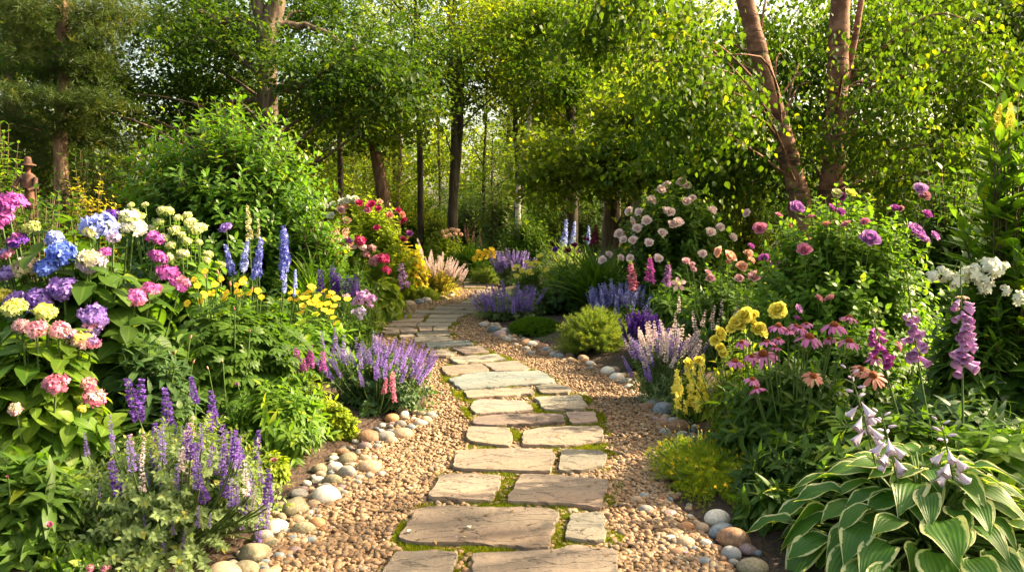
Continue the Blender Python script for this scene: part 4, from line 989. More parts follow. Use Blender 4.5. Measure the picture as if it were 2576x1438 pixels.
# ------------------------------------------------------------------ foliage builders
def shoots(rng, rx_, ry_, h, ns, lps, ll, t0=.42, whorl=2, lo=.08, ct0=.15, ct1=.8, droop=.15, fr=(.72, .32), upn=.5, basew=.25, taper=.35):
    phi = rng.random(ns) * 6.283; cz = lo + (1 - lo) * rng.random(ns) ** .8; r = np.sqrt(1 - cz ** 2)
    f = fr[0] + fr[1] * rng.random(ns)
    tip = np.stack([rx_ * r * np.cos(phi), ry_ * r * np.sin(phi), h * cz], -1) * f[:, None]
    base = tip * np.array([basew, basew, 0]); base[:, 2] = .02
    ctl = tip * np.array([.55, .55, .78])
    nodes = max(1, lps // whorl)
    tt = t0 + (1 - t0) * (np.arange(nodes)[None] + .9 * rng.random((ns, nodes))) / nodes
    tt[:, -1] = 1.0
    t = tt[..., None]
    P = (1 - t) ** 2 * base[:, None] + 2 * t * (1 - t) * ctl[:, None] + t ** 2 * tip[:, None]
    D = nrm(2 * (1 - t) * (ctl - base)[:, None] + 2 * t * (tip - ctl)[:, None] + 1e-6)
    e1 = nrm(np.cross(D, np.array([.2, .3, 1.]) + 1e-3)); e2 = np.cross(D, e1)
    az = (np.arange(nodes)[None] * 1.5708 + rng.random((ns, 1)) * 6.28)[..., None] + np.arange(whorl) * 2 * math.pi / whorl + rng.normal(size=(ns, nodes, whorl)) * .3
    R = np.cos(az)[..., None] * e1[:, :, None] + np.sin(az)[..., None] * e2[:, :, None]
    w = ((tt - t0) / (1 - t0))[..., None, None]
    c = ct0 + (ct1 - ct0) * w ** 2.2
    Dd = nrm(D[:, :, None] * c + R * np.sqrt(np.maximum(1 - c ** 2, .05)) + np.array([0, 0, -1.]) * droop + rng.normal(size=R.shape) * .12)
    U = D[:, :, None] * .8 + np.array([0, 0, upn]) + rng.normal(size=R.shape) * .2
    PP = np.broadcast_to(P[:, :, None], R.shape)
    size = ll * (.7 + .5 * rng.random((ns, nodes, whorl))) * (1 - taper * w[..., 0] ** 2)
    rnd = np.clip(rng.random((ns, 1, 1)) * .55 + .22 + rng.normal(size=size.shape) * .2, 0, 1)
    M = frames(Dd.reshape(-1, 3), U.reshape(-1, 3)) * size.reshape(-1)[:, None, None]
    return M, PP.reshape(-1, 3), rnd.ravel(), (base, ctl, tip)
def stems(acc, base, ctl, tip, r, mat=1, n=5, r1=.5):
    t = np.linspace(0, 1, n)[None, :, None]
    P = (1 - t) ** 2 * base[:, None] + 2 * t * (1 - t) * ctl[:, None] + t ** 2 * tip[:, None]
    rr = r * (1 - (1 - r1) * t[0, :, 0])
    off = np.array([[1, 0, 0], [-.5, .87, 0], [-.5, -.87, 0]])
    V = P[:, :, None] + off[None, None] * rr[None, :, None, None]
    ns = len(base)
    i = np.arange(n - 1)[:, None] * 3 + np.arange(3)[None]; j = np.arange(n - 1)[:, None] * 3 + (np.arange(3)[None] + 1) % 3
    q = np.stack([i, j, j + 3, i + 3], -1).reshape(-1, 4)
    q = (q[None] + (np.arange(ns) * n * 3)[:, None, None]).reshape(-1, 4)
    acc.add(V, np.zeros((V.size // 3, 3)) + .4, [q], mat)

class Plant:
    """A thing: one clump with leafy shoots, and flowers added as parts of it."""
    def __init__(s, name, label, cat, x0, x1, ytop, d, leaf, mat, ll, ns=60, lps=14, group=None, depth=None, h=None, stem=STEM, sr=.004, leafed=True, **kw):
        s.rng = RNG(); s.d = d
        c = at((x0 + x1) / 2, ytop, d)
        s.rx = (x1 - x0) / 2 / F * d; s.ry = (depth or s.rx * .8)
        s.g = float(gz(c.x, c.y)); s.h = h or max(c.z - s.g, .05)
        s.base = np.array([c.x, c.y, s.g - .01])
        s.root = thing(name, label, cat, tuple(s.base), group)
        s.acc = Acc(); s.stem = stem; s.mat = mat; s.sr = sr
        if leafed:
            M, P, r, b = shoots(s.rng, s.rx, s.ry, s.h, ns, lps, ll, **kw)
            scatter(s.acc, T[leaf] if isinstance(leaf, str) else leaf, M, P, r, 0)
            stems(s.acc, *b, sr)
    def front(s, px, py, push=.04, grow=1.0):
        o = np.array([0, 0, CAMZ]) - s.base; d = np.array(ray(px, py)); d /= np.linalg.norm(d)
        R = np.array([s.rx, s.ry, s.h]) * grow
        oo, dd = o / R, d / R
        a = dd @ dd; b = oo @ dd; c = oo @ oo - 1
        q = b * b - a * c
        t = (-b - math.sqrt(q)) / a if q > 0 else -b / a
        p = o + d * (t - push)
        return p
    def wire(s, p, r=None, lean=.5, mat=1):
        b = np.array([p[0] * lean * .6, p[1] * lean, .02]); c = np.array([p[0] * .85, p[1] * .85, p[2] * .6])
        tube(s.acc, bez(b, c, p, 7), r or s.sr, 4, mat)
    def bloom(s, me, p, size, d=None, roll=True, name="flower_head", stem=True, label=None, up=None, sr=None):
        if d is None: d = np.array([p[0] / max(s.rx, .1) * .5, p[1] / max(s.ry, .1) * .5 - .25, .75])
        size = size * (.82 + .34 * s.rng.random())
        u = s.rng.normal(size=3) if roll else np.array([0, -1., .2]) if up is None else up
        M = frames(np.asarray(d, float)[None], np.asarray(u, float)[None])[0] * size
        o = part(name, me, s.root, p, M, label=label)
        if stem: s.wire(np.asarray(p) - nrm(np.asarray(d, float)) * size * .1, sr)
        return o
    def spikes(s, meshes, tops, r=None, lean=.55, name="flower_spike"):
        """tops: (px, py_top, py_bottom, depth)"""
        for k, (x, y0, y1, dd) in enumerate(tops):
            p1 = np.array(at(x, y0, dd)) - s.base; L = (y1 - y0) / F * dd
            dirn = nrm(np.array([p1[0] * .16, p1[1] * .12, 1.0]) + s.rng.normal(size=3) * .085)
            p0 = p1 - dirn * L
            me = meshes[k % len(meshes)]
            M = frames(dirn[None], s.rng.normal(size=(1, 3)))[0] * L
            part(name, me, s.root, p0, M)
            s.wire(p0 + dirn * L * .05, r, lean)
    def rspikes(s, meshes, n, L, zmin=.7, out=1.06, lean=.5, tilt=.45, name="flower_spike", front=False):
        for k in range(n):
            a = s.rng.random() * 6.283; rr = math.sqrt(s.rng.random()) * .95
            if front: a = -math.pi * s.rng.random()
            x, y = rr * math.cos(a) * s.rx, rr * math.sin(a) * s.ry
            z = s.h * (zmin + (1 - zmin) * math.sqrt(max(1 - rr * rr, 0))) * (.86 + .2 * s.rng.random()) * out
            l = L * (.65 + .6 * s.rng.random())
            dirn = nrm(np.array([x / s.rx * tilt, y / s.ry * tilt, 1.0]) + s.rng.normal(size=3) * .13)
            p0 = np.array([x, y, z - l * .55])
            M = frames(dirn[None], s.rng.normal(size=(1, 3)))[0] * l
            part(name, meshes[k % len(meshes)], s.root, p0, M)
            s.wire(p0, None, lean)
    def done(s, fm_name="foliage"):
        me = s.acc.build(fm_name, [s.mat, s.stem])
        part("foliage", me, s.root)
        return s.root

# ------------------------------------------------------------------ flower meshes
FM = {}
def cached(fn):
    def g(key, *a, **k):
        kk = (fn.__name__, key, str(a), str(sorted(k.items(), key=lambda q: q[0])))
        if kk not in FM: FM[kk] = fn(key, *a, **k)
        return FM[kk]
    return g
def sphere_pts(n, lo=-.35):
    i = np.arange(n) + .5; z = 1 - (1 - lo) * i / n; r = np.sqrt(1 - z * z); a = i * 2.39996
    return np.stack([r * np.cos(a), z, r * np.sin(a)], -1)
@cached
def mophead(key, mat, n=80, fs=.30, squash=.78, v=0):
    """unit radius, growing along +Y"""
    rng = RNG(); a = Acc()
    D = nrm(sphere_pts(n) + rng.normal(size=(n, 3)) * .09)
    lump_ = 1 + .17 * np.sin(D @ rng.normal(size=3) * 3 + v) + .07 * rng.normal(size=n)
    P = D * lump_[:, None] * np.array([1, squash, 1]) * .86
    up = nrm(D + rng.normal(size=(n, 3)) * .28)
    M = frames(rng.normal(size=(n, 3)), up) * (fs * (.8 + .4 * rng.random(n)))[:, None, None]
    scatter(a, T['flo4'], M, P, rng.random(n), 0, polar=D[:, 1])
    t = lathe_t([(.02, -.5), (.55, -.25), (.66, .15), (.4, .5), (.02, .62)], 8)
    a.add(t['V'] * np.array([1, squash, 1]), t['A'] * 0 + .1, t['F'], 1)
    return a.build("flower_head", [mat, G['lime']])
@cached
def spike(key, mat, n=60, r0=.10, r1=.02, fs=.085, tm='mini', lift=.25, whorls=0, bud=None, h0=0.0):
    """unit length along +Y"""
    rng = RNG(); a = Acc()
    h = (np.arange(n) + rng.random(n)) / n
    if whorls: h = (np.floor(h * whorls) + .2 + .5 * rng.random(n)) / whorls
    ang = rng.random(n) * 6.283
    r = (r0 + (r1 - r0) * h ** 1.3) * (.75 + .4 * rng.random(n))
    O = np.stack([np.cos(ang), 0 * ang, np.sin(ang)], -1)
    P = O * r[:, None] * .8 + np.stack([0 * h, h, 0 * h], -1)
    D = nrm(O + np.array([0, 1., 0]) * (lift + rng.normal(size=n) * .25)[:, None])
    tmx = T[tm]
    if tm.startswith('flo'): M = frames(rng.normal(size=(n, 3)) + np.array([0, .4, 0]), D)
    else: M = frames(D, np.array([0, 1., 0]) + rng.normal(size=(n, 3)) * .4)
    M = M * (fs * (1 - .55 * h ** 2) * (.75 + .5 * rng.random(n)))[:, None, None]
    rnd = np.clip(rng.random(n) * .8 + .1, 0, 1)
    if bud:
        b = h > .88
        scatter(a, tmx, M[~b], P[~b], rnd[~b], 0); scatter(a, tmx, M[b] * .7, P[b], rnd[b], 2)
    else: scatter(a, tmx, M, P, rnd, 0)
    tube(a, [(0, -.02, 0), (0, .4, 0), (0, 1.0, 0)], [.012, .010, .004], 4, 1)
    return a.build("flower_spike", [mat, STEM] + ([bud] if bud else []))
@cached
def rosehead(key, mat, v=0, openness=1.0):
    rng = RNG(); a = Acc()
    rings = [(3, .36, -.35, .62), (4, .46, -.16, .60), (4, .52, .06, .58), (5, .60, .30, .56), (6, .74, .52, .54), (6, .88, .78, .52), (7, .98, 1.05, .48)]
    for c, L, tilt, w in rings:
        for k in range(c):
            an = (k + .5 * rng.random()) * 6.283 / c + L * 5
            t = petal_t(w, 4, 5, .55, .10 - .45 * (1.1 - tilt), .3)
            tl = tilt * openness + rng.normal() * .08
            O = np.array([math.cos(an), 0, math.sin(an)])
            dr = O * math.sin(tl) + np.array([0, math.cos(tl), 0])
            nn = np.array([0, math.sin(tl), 0]) - O * math.cos(tl)
            M = frames(dr[None], nn[None]) * (L * (.9 + .2 * rng.random()))
            scatter(a, t, M, np.array([[0, -.12, 0]]) + O * .05, np.array([np.clip(.15 + .16 * tilt + .45 * rng.random(), 0, 1)]), 0)
    t = lathe_t([(.01, -.5), (.10, -.36), (.17, -.2), (.12, -.05)], 6)
    a.add(t['V'], t['A'], t['F'], 1)
    return a.build("bloom", [mat, STEM])
@cached
def daisy(key, mat, cmat, n=8, w=.42, droop=.15, cz=.16, cr=.24, cup=.2):
    rng = RNG(); a = Acc()
    for k in range(n):
        an = k * 6.283 / n + rng.normal() * .06
        O = np.array([math.cos(an), 0, math.sin(an)])
        dr = nrm(O + np.array([0, .25 - droop + rng.normal() * .08, 0]))
        M = frames(dr[None], np.array([[0, 1., 0]])) * (.85 + .2 * rng.random())
        scatter(a, petal_t(w, 3, 3, cup, .15, .35), M, O[None] * .1, np.array([rng.random()]), 0)
    t = lathe_t([(cr, -.02), (cr * 1.05, cz * .5), (cr * .7, cz), (.01, cz * 1.15)], 9)
    a.add(t['V'], t['A'] * 0 + rng.random((len(t['V']), 1)), t['F'], 1)
    return a.build("flower_head", [mat, cmat])
def coneparts(key, mat):
    k = ('conef', key)
    if k in FM: return FM[k]
    out = []
    for v in range(3):
        rng = RNG(); a = Acc(); n = 14
        for j in range(n):
            an = j * 6.283 / n + rng.normal() * .09
            O = np.array([math.cos(an), 0, math.sin(an)])
            dr = nrm(O + np.array([0, .02 - .28 * rng.random(), 0]))
            M = frames(dr[None], np.array([[0, 1., 0]])) * (.78 * (.85 + .22 * rng.random()))
            scatter(a, petal_t(.165, 4, 3, .25, .42, .6), M, O[None] * .22, np.array([rng.random()]), 0)
        pet = a.build("flower_head", [mat])
        c = Acc(); m = 90
        D = sphere_pts(m, .05)
        t = lathe_t([(.25, -.04), (.29, .04), (.27, .14), (.17, .24), (.01, .28)], 10)
        c.add(t['V'], t['A'] * 0 + .0, t['F'], 0)
        sp = dict(V=np.array([[-.022, 0, 0], [.022, 0, 0], [0, .085, 0], [0, 0, .022]]), A=np.array([[0, 0, 0], [0, 0, 0], [0, 1, 0], [0, 0, 0.]]), F=[np.array([[0, 1, 2], [1, 3, 2], [3, 0, 2]])])
        M = frames(D * np.array([1, 1.1, 1]), rng.normal(size=(m, 3)))
        scatter(c, sp, M, D * np.array([.28, .27, .28]), .3 + .7 * rng.random(m), 0)
        out.append((pet, c.build("cone", [flowermat("coneflower_cone", (.17, .035, .010), (.68, .24, .03), tw=.05)])))
    FM[k] = out
    return out
BELL = lathe_t([(.01, 0), (.10, .05), (.17, .2), (.21, .5), (.26, .78), (.34, .95), (.37, 1.0), (.30, .93), (.20, .7), (.13, .3), (.02, .1)], 10)
HBELL = lathe_t([(.02, 0), (.05, .2), (.12, .42), (.19, .62), (.24, .8), (.34, .93), (.24, .84), (.15, .6), (.05, .3)], 6)
for t in (HBELL,):   # six pointed lobes
    y = t['V'][:, 1]; t['V'][30:36, 1] += np.array([.14, .0, .14, .0, .14, .0])
BUD = lathe_t([(.01, 0), (.12, .12), (.17, .4), (.13, .75), (.02, 1.0)], 6)
def simple(name, t, mats, tint=.5):
    a = Acc(); A = t['A'].copy(); A[:, 2] = tint; a.add(t['V'], A, t['F'], 0)
    return a.build(name, mats)
@cached
def cluster(key, mat, n=26, fs=.34, squash=.8, tm='flo5'):
    rng = RNG(); a = Acc()
    D = nrm(rng.normal(size=(n, 3)) + np.array([0, .5, 0])); R = rng.random(n) ** .35
    P = D * R[:, None] * np.array([1, squash, 1])
    M = frames(rng.normal(size=(n, 3)), nrm(D + rng.normal(size=(n, 3)) * .35)) * (fs * (.8 + .4 * rng.random(n)))[:, None, None]
    scatter(a, T[tm], M, P, rng.random(n), 0)
    return a.build("flower_head", [mat])

# ------------------------------------------------------------------ woodland shrubs
def shrub(name, label, x0, x1, ytop, d, mat, ll, ns, lps, leaf='ov', group=None, **kw):
    p = Plant(name, label, "shrub", x0, x1, ytop, d, leaf, G[mat], ll, ns, lps, group, stem=STEMB, sr=.010, **kw)
    return p
shrub("broadleaf_shrub", "large rounded glossy green shrub with upright leaf rosettes, tallest in the left border", 255, 885, 272, 12, 'rhodo', .165, 820, 24, 'obov', t0=.6, whorl=3, lo=.0, droop=-.12, ct1=.75, fr=(.76, .32)).done()
shrub("broadleaf_shrub", "lower glossy green shrub spreading right of the big rounded one", 640, 900, 480, 11.4, 'rhodo', .15, 190, 18, 'obov', t0=.5, whorl=3, lo=.0, droop=-.1).done()
shrub("light_green_shrub", "light green shrub at the left edge beyond the rusty figure", -120, 110, 300, 11, 'bright', .12, 190, 18, t0=.45, lo=.0).done()
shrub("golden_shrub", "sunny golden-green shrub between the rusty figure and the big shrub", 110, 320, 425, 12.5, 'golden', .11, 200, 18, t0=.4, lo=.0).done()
shrub("light_green_shrub", "dark leafy shrub behind the purple hydrangeas at the left edge", -60, 330, 470, 9.5, 'mid', .12, 200, 18, t0=.4, lo=.0).done()
shrub("woodland_shrub", "mid green shrub under the left pines", 60, 330, 380, 17, 'dark', .16, 240, 16, lo=.0).done()
shrub("woodland_shrub", "yellow-green shrub right of the oak trunk", 700, 900, 400, 19, 'lime', .17, 200, 14, lo=.0).done()
shrub("rounded_shrub", "dark round shrub left of the thin white birch", 1120, 1255, 495, 29, 'dark', .16, 220, 16, lo=.0).done()
shrub("willow_shrub", "wispy silvery willow-like shrub with arching twigs behind the path's end", 1190, 1330, 470, 27, 'grey', .30, 150, 16, 'lance', lo=.0, fr=(.8, .5)).done()
shrub("white_flowering_shrub", "small shrub with tiny whitish flowers before the twin-stemmed tree", 1050, 1140, 535, 27, 'wood', .15, 130, 14, lo=.0).done()
shrub("bright_shrub", "bright green upright shrub at the far right bend of the path", 1235, 1400, 525, 23, 'bright', .20, 210, 18, 'lance', lo=.0, droop=.05).done()
shrub("yellow_green_shrub", "yellow-green shrub with peach blooms left of the path's far end", 1055, 1180, 565, 24, 'lime', .15, 190, 14, lo=.0).done()
_p = Plant("peach_flowered_shrub", "low shrub dotted with peach blooms in front of the yellow-green shrub", "shrub", 1060, 1180, 572, 23.2, 'ov', G['lime'], .14, 120, 14, lo=.0)
for x, y in ((1115, 583), (1125, 580), (1138, 577), (1150, 580), (1160, 590), (1120, 595), (1132, 592), (1145, 588)):
    _p.bloom(mophead('peachm', fm('peach'), 40), _p.front(x, y), .07, stem=False)
_p.done()
shrub("woodland_shrub", "dark brownish undergrowth right of the thin white birch", 1370, 1560, 490, 24, 'dark', .18, 190, 14, lo=.0).done()
shrub("woodland_shrub", "green understory shrub behind the pale pink rose bush", 1600, 1900, 440, 17, 'wood', .17, 240, 16, lo=.0).done()
shrub("woodland_shrub", "dark understory shrub right of the straight river birch", 2120, 2420, 420, 14, 'mid', .15, 240, 16, lo=.0).done()
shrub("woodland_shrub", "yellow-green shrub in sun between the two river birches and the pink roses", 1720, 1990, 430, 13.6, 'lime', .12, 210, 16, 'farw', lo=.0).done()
shrub("woodland_shrub", "dark green shrub behind the purple roses at the right", 2220, 2570, 420, 9, 'mid', .15, 260, 18, lo=.0).done()
for k, (x0, x1, yt, d, mat, lab) in enumerate([(-250, 60, 330, 40, 'wood', "deep behind the left pines"), (20, 330, 300, 42, 'lime', "deep left of the oak, sunlit"), (300, 620, 310, 40, 'wood', "deep behind the oak's left limbs"), (580, 860, 320, 44, 'lime', "deep right of the oak"), (840, 1080, 350, 46, 'wood', "deep behind the leaning tree"), (1060, 1320, 360, 48, 'lime', "deep behind the twin-stemmed tree"), (1300, 1560, 350, 46, 'wood', "deep behind the pale birches"), (1540, 1860, 340, 42, 'lime', "deep behind the stubby-trunked tree"), (1840, 2200, 320, 40, 'wood', "deep behind the river birches"), (2180, 2700, 300, 38, 'mid', "deep behind the dark-trunked tree"), (180, 470, 330, 33, 'mid', "between the left pine and the oak, mid-distance"), (400, 660, 340, 34, 'wood', "left of the oak trunk, mid-distance"), (640, 800, 350, 33, 'mid', "right of the oak trunk, mid-distance"), (-150, 150, 400, 24, 'mid', "behind the left pines"), (160, 460, 410, 26, 'wood', "left of the oak"), (420, 760, 430, 28, 'dark', "hidden behind the big green shrub"), (760, 980, 440, 30, 'lime', "behind the leaning tree"), (960, 1140, 470, 34, 'wood', "left of the twin-stemmed tree"),
                                           (1080, 1300, 450, 38, 'mid', "in line with the path, farthest back"), (1270, 1480, 450, 36, 'wood', "behind the thin white birch"), (1440, 1700, 440, 30, 'lime', "behind the stubby-trunked tree"), (1680, 1980, 420, 26, 'wood', "behind the leaning river birch"), (1960, 2300, 420, 26, 'mid', "behind the straight river birch"), (2280, 2700, 400, 22, 'wood', "under the dark-trunked tree")]):
    shrub("undergrowth_shrub", "shady woodland undergrowth shrub " + lab, x0, x1, yt, d, mat, .24, 240, 14, 'farw', "woodland undergrowth shrubs", lo=.0).done()

# rusty garden figure
def figure():
    base = at(76, 528, 7.2); g = float(gz(base.x, base.y))
    SX = .62
    root = thing("garden_figure", "rust-brown garden figure in a wide-brimmed hat and cape behind the hydrangeas", "statue", (base.x, base.y, g))
    m = plainmat("rusty_metal", (.045, .022, .014), (.13, .058, .034), .7, 14, .4, .01)
    H = base.z - g
    def lt(name, prof, sx=1, loc=(0, 0, 0), parent=root):
        t = lathe_t(prof, 14); a = Acc(); V = t['V'][:, [0, 2, 1]] * np.array([sx * SX, SX, 1])
        V[:, 1] *= -1
        a.add(V, t['A'], t['F']); return part(name, a.build(name, [m]), parent, loc)
    lt("post", [(.03, 0), (.025, H)])
    lt("body", [(.01, H), (.075, H + .01), (.068, H + .10), (.058, H + .2), (.085, H + .27), (.07, H + .31), (.03, H + .33), (.028, H + .36)], 1.0)
    lt("cape", [(.11, H + .19), (.10, H + .25), (.075, H + .305), (.04, H + .33)], 1.15)
    lt("head", [(.005, H + .335), (.035, H + .35), (.042, H + .385), (.03, H + .42), (.005, H + .43)], .9)
    lt("hat", [(.10, H + .395), (.095, H + .405), (.05, H + .415), (.042, H + .46), (.03, H + .472), (.004, H + .475)], 1.1)
    a = Acc(); tube(a, [(.07, -.02, H + .28), (.10, -.07, H + .2), (.06, -.12, H + .17)], [.022, .018, .014], 7)
    tube(a, [(-.07, -.02, H + .28), (-.10, -.06, H + .2), (-.03, -.12, H + .17)], [.022, .018, .014], 7)
    part("arms", a.build("arms", [m]), root)
figure()

shrub("light_green_shrub", "leafy bush hiding the post of the rusty figure", -60, 230, 450, 6.85, 'mid', .09, 150, 16, t0=.35, lo=.0).done()

# ------------------------------------------------------------------ LEFT BORDER
def hyd(name, label, x0, x1, yt, d, mat, flowers, ns=80, ll=.21, sizes=1.0, **kw):
    kw = {**dict(t0=.42, whorl=2, lo=.0, droop=.22, ct1=.55, upn=.9), **kw}
    p = Plant(name, label, "hydrangea", x0, x1, yt, d, 'hyd', G[mat], ll, ns, 12, sr=.006, **kw)
    for k, (x, y, w, c, *pol) in enumerate(flowers):
        mt = flowermat("hyd_" + c + (pol[0] if pol else ""), *C_[c], polar=(C_[pol[0]][1] if pol else None))
        q = p.front(x, y, -.03 if d > 5 else .03)
        dd = np.linalg.norm(q + p.base - np.array([0, 0, CAMZ]))
        p.bloom(mophead(c + (pol[0] if pol else ""), mt, 84, v=k % 6), q, w * .76 / 2 / F * dd, name="flower_head")
    return p
MAINH = [(158, 727, 85, 'violet'), (235, 795, 72, 'violet'), (232, 822, 52, 'lav', 'pink'), (95, 757, 70, 'violet'), (42, 757, 64, 'violet'), (137, 603, 62, 'pblue'), (157, 637, 72, 'blue'), (118, 672, 52, 'blue'), (66, 672, 70, 'cream', 'palepink'), (225, 663, 78, 'palelav', 'cream'),
         (248, 570, 88, 'pblue'), (226, 584, 48, 'cream', 'pale_y'), (272, 572, 48, 'cream'), (390, 600, 54, 'magenta'), (396, 648, 46, 'magenta'), (422, 690, 64, 'magenta'), (452, 716, 52, 'magenta', 'pink'), (380, 731, 54, 'pink', 'magenta'), (341, 752, 58, 'pink', 'magenta'), (322, 549, 54, 'limef', 'white'), (335, 572, 70, 'white'),
         (282, 544, 50, 'purple'), (18, 520, 80, 'magenta'), (2, 556, 54, 'magenta'), (46, 606, 46, 'purple', 'magenta'), (286, 598, 42, 'palelav'), (14, 640, 40, 'pink', 'lav'), (266, 634, 28, 'magenta'), (18, 690, 50, 'lav'), (80, 574, 44, 'limef'), (10, 745, 46, 'pale_y')]
hyd("hydrangea_bush", "big hydrangea with violet, blue and magenta mopheads at the left", -70, 470, 545, 5.3, 'mid', MAINH, 130, .235).done()
LOWH = [(140, 963, 56, 'pink'), (220, 965, 50, 'pink', 'dusky'), (236, 1000, 56, 'pink', 'palepink'), (40, 1028, 44, 'palepink', 'cream'), (200, 857, 66, 'palepink', 'pale_y'), (230, 862, 50, 'pink', 'lav'), (150, 832, 56, 'palepink', 'pink'), (36, 775, 54, 'limef', 'pale_y'), (118, 786, 56, 'limef', 'pale_y'), (92, 828, 52, 'palepink', 'pink'), (178, 840, 40, 'lav', 'pink'), (205, 1028, 26, 'pale_y'), (55, 820, 40, 'palepink')]
hyd("hydrangea_bush", "lower hydrangea with lime backlight-tinted leaves and pink and cream flower heads", -90, 262, 785, 4.3, 'backlit', LOWH, 80, .18).done()
SMOOTH = [(408, 530, 34), (426, 534, 32), (337, 536, 32), (470, 541, 32), (447, 549, 28), (480, 563, 36), (440, 580, 34), (492, 580, 38), (505, 572, 32), (470, 605, 34), (400, 560, 30), (350, 548, 34), (460, 640, 34), (430, 652, 34), (525, 640, 30), (500, 610, 26), (520, 655, 30), (556, 668, 34), (410, 600, 34), (385, 575, 30), (430, 618, 28), (455, 590, 26), (365, 516, 22), (330, 518, 24)]
hyd("smooth_hydrangea", "smooth hydrangea with many small lime-white domed heads", 320, 580, 528, 7.6, 'bright', [(x, y, w, 'limef', 'cream') for x, y, w in SMOOTH], 80, .18).done()

p = Plant("peony", "dark-leaved peony at the lower left corner with small pink buds", "peony", -130, 215, 1140, 3.5, 'lance', G['mid'], .18, 70, 16, whorl=2, lo=.02, droop=.15)
for x, y, w in ((125, 1322, 26), (35, 1028, 0), (20, 1200, 12)):
    if w: p.bloom(rosehead('bud', fm('pink'), 0, .45), p.front(x, y, .06), w / F * 3.2 / 2 * 1.4)
p.done()
p = Plant("red_clover", "low lime-leaved clover with two round pink heads at the bottom edge", "clover", 80, 300, 1400, 3.4, 'ov', G['bright'], .08, 40, 10, lo=.02)
for x, y in ((265, 1426), (226, 1428)): p.bloom(mophead('clover', fm('pink'), 60, .22), p.front(x, y, .05), .016)
p.done()
def M_(c, **k): return fm(c, **k)
CAT = [spike('cat%d' % v, M_('lav'), 64, .075, .02, .075, whorls=9, lift=.2) for v in range(3)]
CATV = [spike('catv%d' % v, M_('violet'), 80, .070, .022, .062, whorls=11, lift=.2) for v in range(3)]
SALV = [spike('sal%d' % v, M_('violetd'), 120, .11, .04, .095, whorls=8, lift=.15) for v in range(3)]
SALP = [spike('salp%d' % v, M_('palepink'), 70, .10, .03, .10, whorls=8, lift=.2) for v in range(3)]
SALS = [spike('sals%d' % v, M_('plume'), 48, .085, .025, .085, whorls=7, lift=.2) for v in range(3)]
SALPK = [spike('salpk%d' % v, M_('pink'), 100, .14, .06, .11, lift=.2) for v in range(2)]
MAG = [spike('mag%d' % v, M_('magenta'), 150, .16, .07, .10, lift=.1) for v in range(2)]
DARKP = [spike('dkp%d' % v, M_('darkp'), 90, .07, .03, .075, lift=.5) for v in range(2)]
LAVB = [spike('lavb%d' % v, M_('lavblue'), 70, .085, .025, .08, whorls=8, lift=.3) for v in range(3)]
DEL = [spike('del%d' % v, M_('delph', centre=(.75, .75, .8)), 88, .125, .04, .085, tm='flo5', lift=.2) for v in range(3)]
DELP = [spike('delp%d' % v, M_('pblue', centre=(.8, .8, .8)), 100, .12, .04, .085, tm='flo5', lift=.2) for v in range(2)]
WHI = [spike('whi%d' % v, M_('cream'), 60, .10, .02, .07, lift=.5) for v in range(2)]
PUR = [spike('pur%d' % v, M_('purple'), 170, .14, .06, .085, lift=.2) for v in range(2)]
PLUM = [spike('plu%d' % v, fm('plume'), 110, .07, .02, .06, lift=.8) for v in range(3)]
RUST = [spike('rus%d' % v, M_('dusky'), 60, .05, .02, .05, lift=.6) for v in range(2)]

p = Plant("catmint", "front catmint mound, grey-green with sparse lavender blooms, at the left gravel edge", "catmint", 185, 700, 1080, 3.9, leaf_t(3, 3, .27, .4, .2, .3), G['grey'], .042, 520, 36, whorl=2, lo=.0, t0=.25, droop=.15, fr=(.66, .46), depth=.68)
p.spikes(CATV, [(640, 1205, 1300, 3.85), (625, 1230, 1340, 3.75), (668, 1235, 1330, 3.85), (655, 1265, 1370, 3.75), (600, 1180, 1260, 3.8), (575, 1160, 1240, 3.9), (545, 1150, 1220, 3.9), (490, 1160, 1240, 3.8), (650, 1150, 1230, 4.0), (520, 1190, 1250, 3.7), (465, 1330, 1400, 3.5), (600, 1240, 1290, 3.7)])
p.spikes(CAT, [(275, 1040, 1110, 4.0), (210, 1085, 1150, 4.0), (300, 1215, 1260, 3.7), (360, 1290, 1330, 3.5), (410, 1350, 1400, 3.5), (430, 1300, 1350, 3.5), (500, 1270, 1330, 3.5), (250, 1220, 1260, 3.6), (345, 1270, 1300, 3.6), (530, 1290, 1330, 3.5), (180, 1270, 1300, 3.6), (195, 1340, 1370, 3.5)])
for k in range(60):
    x = 270 + 420 * p.rng.random() ** .75; y = 1055 + 130 * p.rng.random() + max(0, x - 560) * .7
    p.spikes([(CATV, CAT, SALS, CATV, SALV)[k % 5][k % 3]], [(x, y, y + 60 + 45 * p.rng.random(), 3.45 + .45 * p.rng.random())])
p.done()
p = Plant("purple_salvia", "purple salvia with tall tapering spikes behind the front catmint", "salvia", 290, 680, 1070, 4.45, 'lance', G['mid'], .10, 60, 12, lo=.0)
p.spikes(SALV, [(318, 948, 1062, 4.45), (357, 950, 1060, 4.5), (413, 972, 1075, 4.4), (480, 946, 1020, 4.5), (531, 980, 1075, 4.45), (528, 1030, 1140, 4.4), (560, 1062, 1180, 4.4), (578, 1082, 1190, 4.35), (603, 1100, 1180, 4.3), (651, 1080, 1155, 4.3), (442, 1060, 1100, 4.4), (390, 1060, 1140, 4.3), (408, 1055, 1110, 4.35)])
p.spikes(SALP, [(482, 1045, 1150, 4.3), (470, 1080, 1160, 4.25), (330, 1090, 1130, 4.2), (360, 1085, 1140, 4.2)])
p.done()
p = Plant("peony", "dark green peony foliage with round unopened buds below the magenta hydrangeas", "peony", 240, 500, 825, 5.0, 'lance', G['blueg'], .15, 70, 16, lo=.0, whorl=2)
